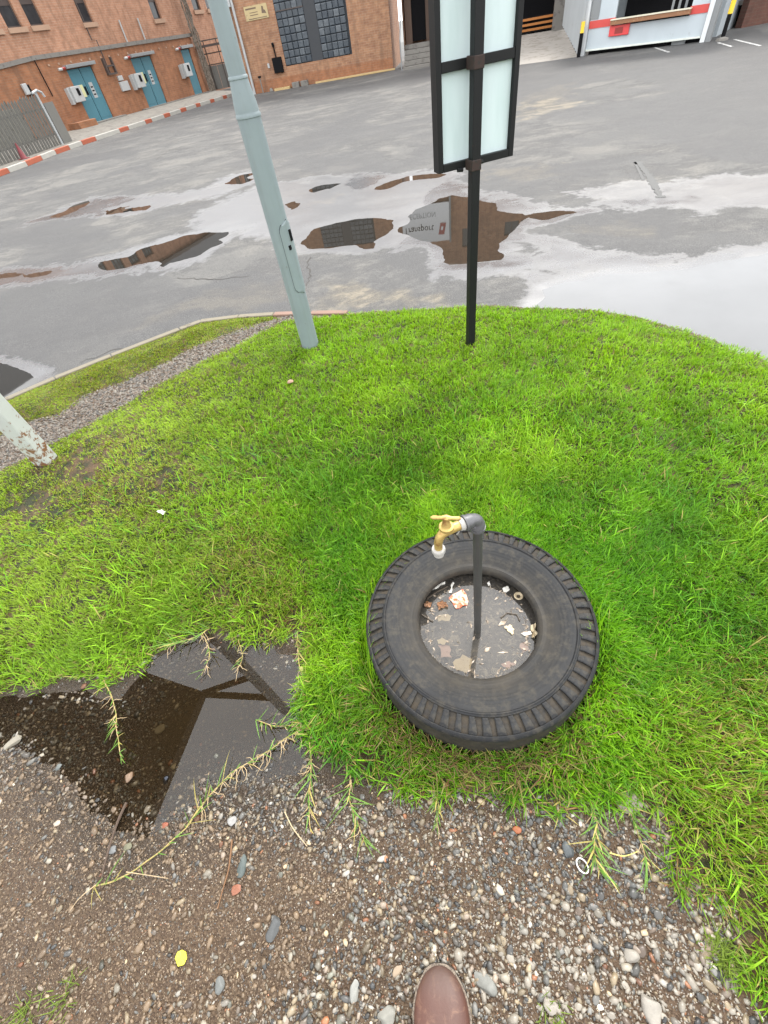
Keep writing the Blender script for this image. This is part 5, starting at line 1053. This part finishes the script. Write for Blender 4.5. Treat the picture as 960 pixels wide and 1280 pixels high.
# --- grass runners creeping over the mud
RUN = paint('runner_stem', (.36, .25, .1), .6, (.2, .2, .05), scale=50, wear_amt=.5); ROOT = paint('pale_root', (.46, .34, .19), .7)
def smooth_path(pts, n=6):
    P = [np.array(p, float) for p in pts]; out_ = []
    for i in range(len(P) - 1):
        a = P[max(i - 1, 0)]; b = P[i]; c = P[i + 1]; d = P[min(i + 2, len(P) - 1)]
        for k in range(n): t = k / n; out_.append(.5 * ((2 * b) + (-a + c) * t + (2 * a - 5 * b + 4 * c - d) * t * t + (-a + 3 * b - 3 * c + d) * t ** 3))
    return out_ + [P[-1]]
def runner(pts, r, leaf_n, root_n, label, leaf_L=.035, z=.008, root_at=None):
    P = [at(u, v, z) for u, v in pts]; P = smooth_path(P); o = P[0].copy(); o[2] = 0; g = empty('grass_runner', tuple(o), 0, label, 'grass runner', 'grass runners creeping over the mud')
    for i, p in enumerate(P): p[2] = z + .003 * math.sin(i * 1.3)
    MB().tube([p - o for p in P], [r * (1 - .4 * i / len(P)) for i in range(len(P))], 6).build('stem', RUN, g, True)
    n = int(leaf_n * .62); t = np.clip(rng.random(n) ** .8 + rng.choice([0, .1, -.12], n), 0, 1); idx = (t * (len(P) - 2)).astype(int); B_ = np.array([P[i] - o for i in idx]); dirs = np.array([math.atan2(*(P[i + 1] - P[i])[[1, 0]]) for i in idx]) + rng.choice([-1, 1], n) * rng.uniform(.15, 1.1, n)
    c = np.where(rng.random(n)[:, None] < .25, np.array([.42, .36, .12]), np.array([.14, .27, .05])) * rng.uniform(.7, 1.3, n)[:, None]
    me = blades(B_, rng.uniform(.35, 1.9, n) ** 1.3 * leaf_L, rng.uniform(.0018, .0045, n), dirs, rng.uniform(.5, 1.4, n), rng.uniform(.0, .9, n), c, 3, 'leaves'); tag(link('leaves', me, LEAF, g), kind='stuff')
    if root_n:
        mb = MB()
        for k in range(root_n):
            f_ = random.uniform(*(root_at or (.2, .9))); p = P[int(f_ * (len(P) - 1))] - o; a = random.uniform(0, 6.28); L_ = random.uniform(.012, .05); q_ = [p]; 
            for s_ in range(5): a += random.uniform(-.9, .9); q_.append(q_[-1] + np.array([math.cos(a) * L_ / 5, math.sin(a) * L_ / 5 - .004, random.uniform(-.001, .002)]))
            mb.tube(q_, [.0011, .001, .0009, .0008, .0006, .0004], 4)
        tag(mb.build('roots', ROOT, g), kind='stuff')
runner([(118, 1108), (150, 1098), (190, 1072), (232, 1035), (256, 1002), (290, 966), (330, 942), (372, 914), (404, 905)], .0024, 90, 46, 'longest runner stretching diagonally across the puddle to the lower left', .045, root_at=(.45, .9))
runner([(387, 928), (389, 960), (386, 1000), (388, 1040)], .0022, 40, 16, 'straight runner hanging down between puddle and gravel with pale roots', .035)
runner([(430, 935), (438, 968), (437, 1000), (446, 1025), (458, 1058)], .002, 60, 8, 'leafy runner just right of the straight one', .05)
runner([(130, 850), (143, 882), (146, 915), (152, 950)], .0022, 70, 20, 'runner drooping from the left lawn into the brown puddle', .035)
runner([(262, 786), (235, 800), (205, 806)], .0022, 40, 10, 'runner along the upper shore of the puddle', .05)
runner([(252, 790), (262, 815), (252, 845)], .0012, 16, 14, 'dark thin root tuft standing in the upper puddle', .03)
runner([(372, 790), (374, 830), (386, 870), (402, 905)], .0024, 60, 18, 'brown runner along the right shore of the puddle', .04)
runner([(298, 800), (303, 825), (290, 838)], .0014, 14, 8, 'pale curled runner tip lying in the puddle', .025)
runner([(738, 1000), (746, 1030), (742, 1062), (750, 1090)], .0018, 90, 8, 'bushy runner reaching down to the white plastic ring', .04)
runner([(786, 1008), (795, 1035), (805, 1065), (815, 1100)], .0016, 40, 4, 'thin yellow runner at the bare notch of the grass edge', .04)
runner([(320, 900), (350, 908), (385, 900)], .0018, 30, 10, 'short runner over the right end of the puddle', .04)
runner([(545, 985), (548, 1010), (545, 1035)], .0014, 30, 3, 'short green runner below the front of the tyre', .03)
runner([(672, 905), (700, 1002), (690, 1020)], .001, 20, 2, 'wispy runner under the near side of the tyre', .03)
for lab, pts, r, c in (('dark bent twig with a forked top in the brown mud', [(158, 1003), (148, 1025), (140, 1048), (131, 1080), (124, 1112)], .0045, (.07, .045, .03)), ('reddish brown twig lying left of the boot', [(290, 1050), (286, 1085), (279, 1110), (272, 1136)], .0026, (.16, .08, .035)),
    ('pale dry stalk under the straight runner', [(356, 1015), (366, 1035), (384, 1058)], .0018, (.42, .33, .2)), ('thin straw lying across the gravel under the long runner', [(158, 1090), (185, 1094), (210, 1098)], .0013, (.4, .3, .18)), ('faint straw trailing into the lower left gravel', [(120, 1106), (100, 1122), (88, 1138)], .0013, (.4, .3, .18)),
    ('tan straw along the near side of the tyre', [(462, 858), (480, 880), (500, 898)], .0018, (.4, .3, .16)), ('second tan straw against the front of the tyre', [(524, 925), (545, 935), (562, 942)], .0016, (.4, .3, .16)), ('yellow straw at the bare notch of the grass edge', [(762, 1066), (780, 1070), (798, 1064)], .0018, (.5, .42, .12))):
    P = smooth_path([at(u, v, .01) for u, v in pts]); o = P[0].copy()
    tag(MB().tube([q_ - o for q_ in P], [r * (1 - .5 * i / len(P)) * random.uniform(.85, 1.15) for i in range(len(P))], 6).build('twig', paint('twig_%d' % int(c[0] * 1000 + r * 1e5), c, .7, scale=50), None, True, loc=tuple(o)), lab, 'twig')
# a few green tufts in the gravel
for (u, v, k, lab) in ((30, 1268, 70, 'small green tuft at the bottom left corner'), (82, 1245, 45, 'thin sprouting tuft on the lower left gravel'), (905, 1195, 260, 'leafy green tuft beside the sandy mound'), (690, 1275, 40, 'mossy tuft in the pale gravel at the bottom')):
    p = at(u, v); B_ = rng.normal(0, .018, (k, 2)); c = np.tile([.14, .2, .03], (k, 1)) * rng.uniform(.6, 1.4, k)[:, None]
    me = blades(np.concatenate([B_, np.zeros((k, 1))], 1), rng.uniform(.015, .05, k), rng.uniform(.0015, .0032, k), rng.uniform(0, 6.28, k), rng.uniform(.2, 1.1, k), rng.uniform(.2, .9, k), c, 3, 'grass_tuft'); tag(link('grass_tuft', me, LEAF, None, tuple(p)), lab, 'grass tuft')
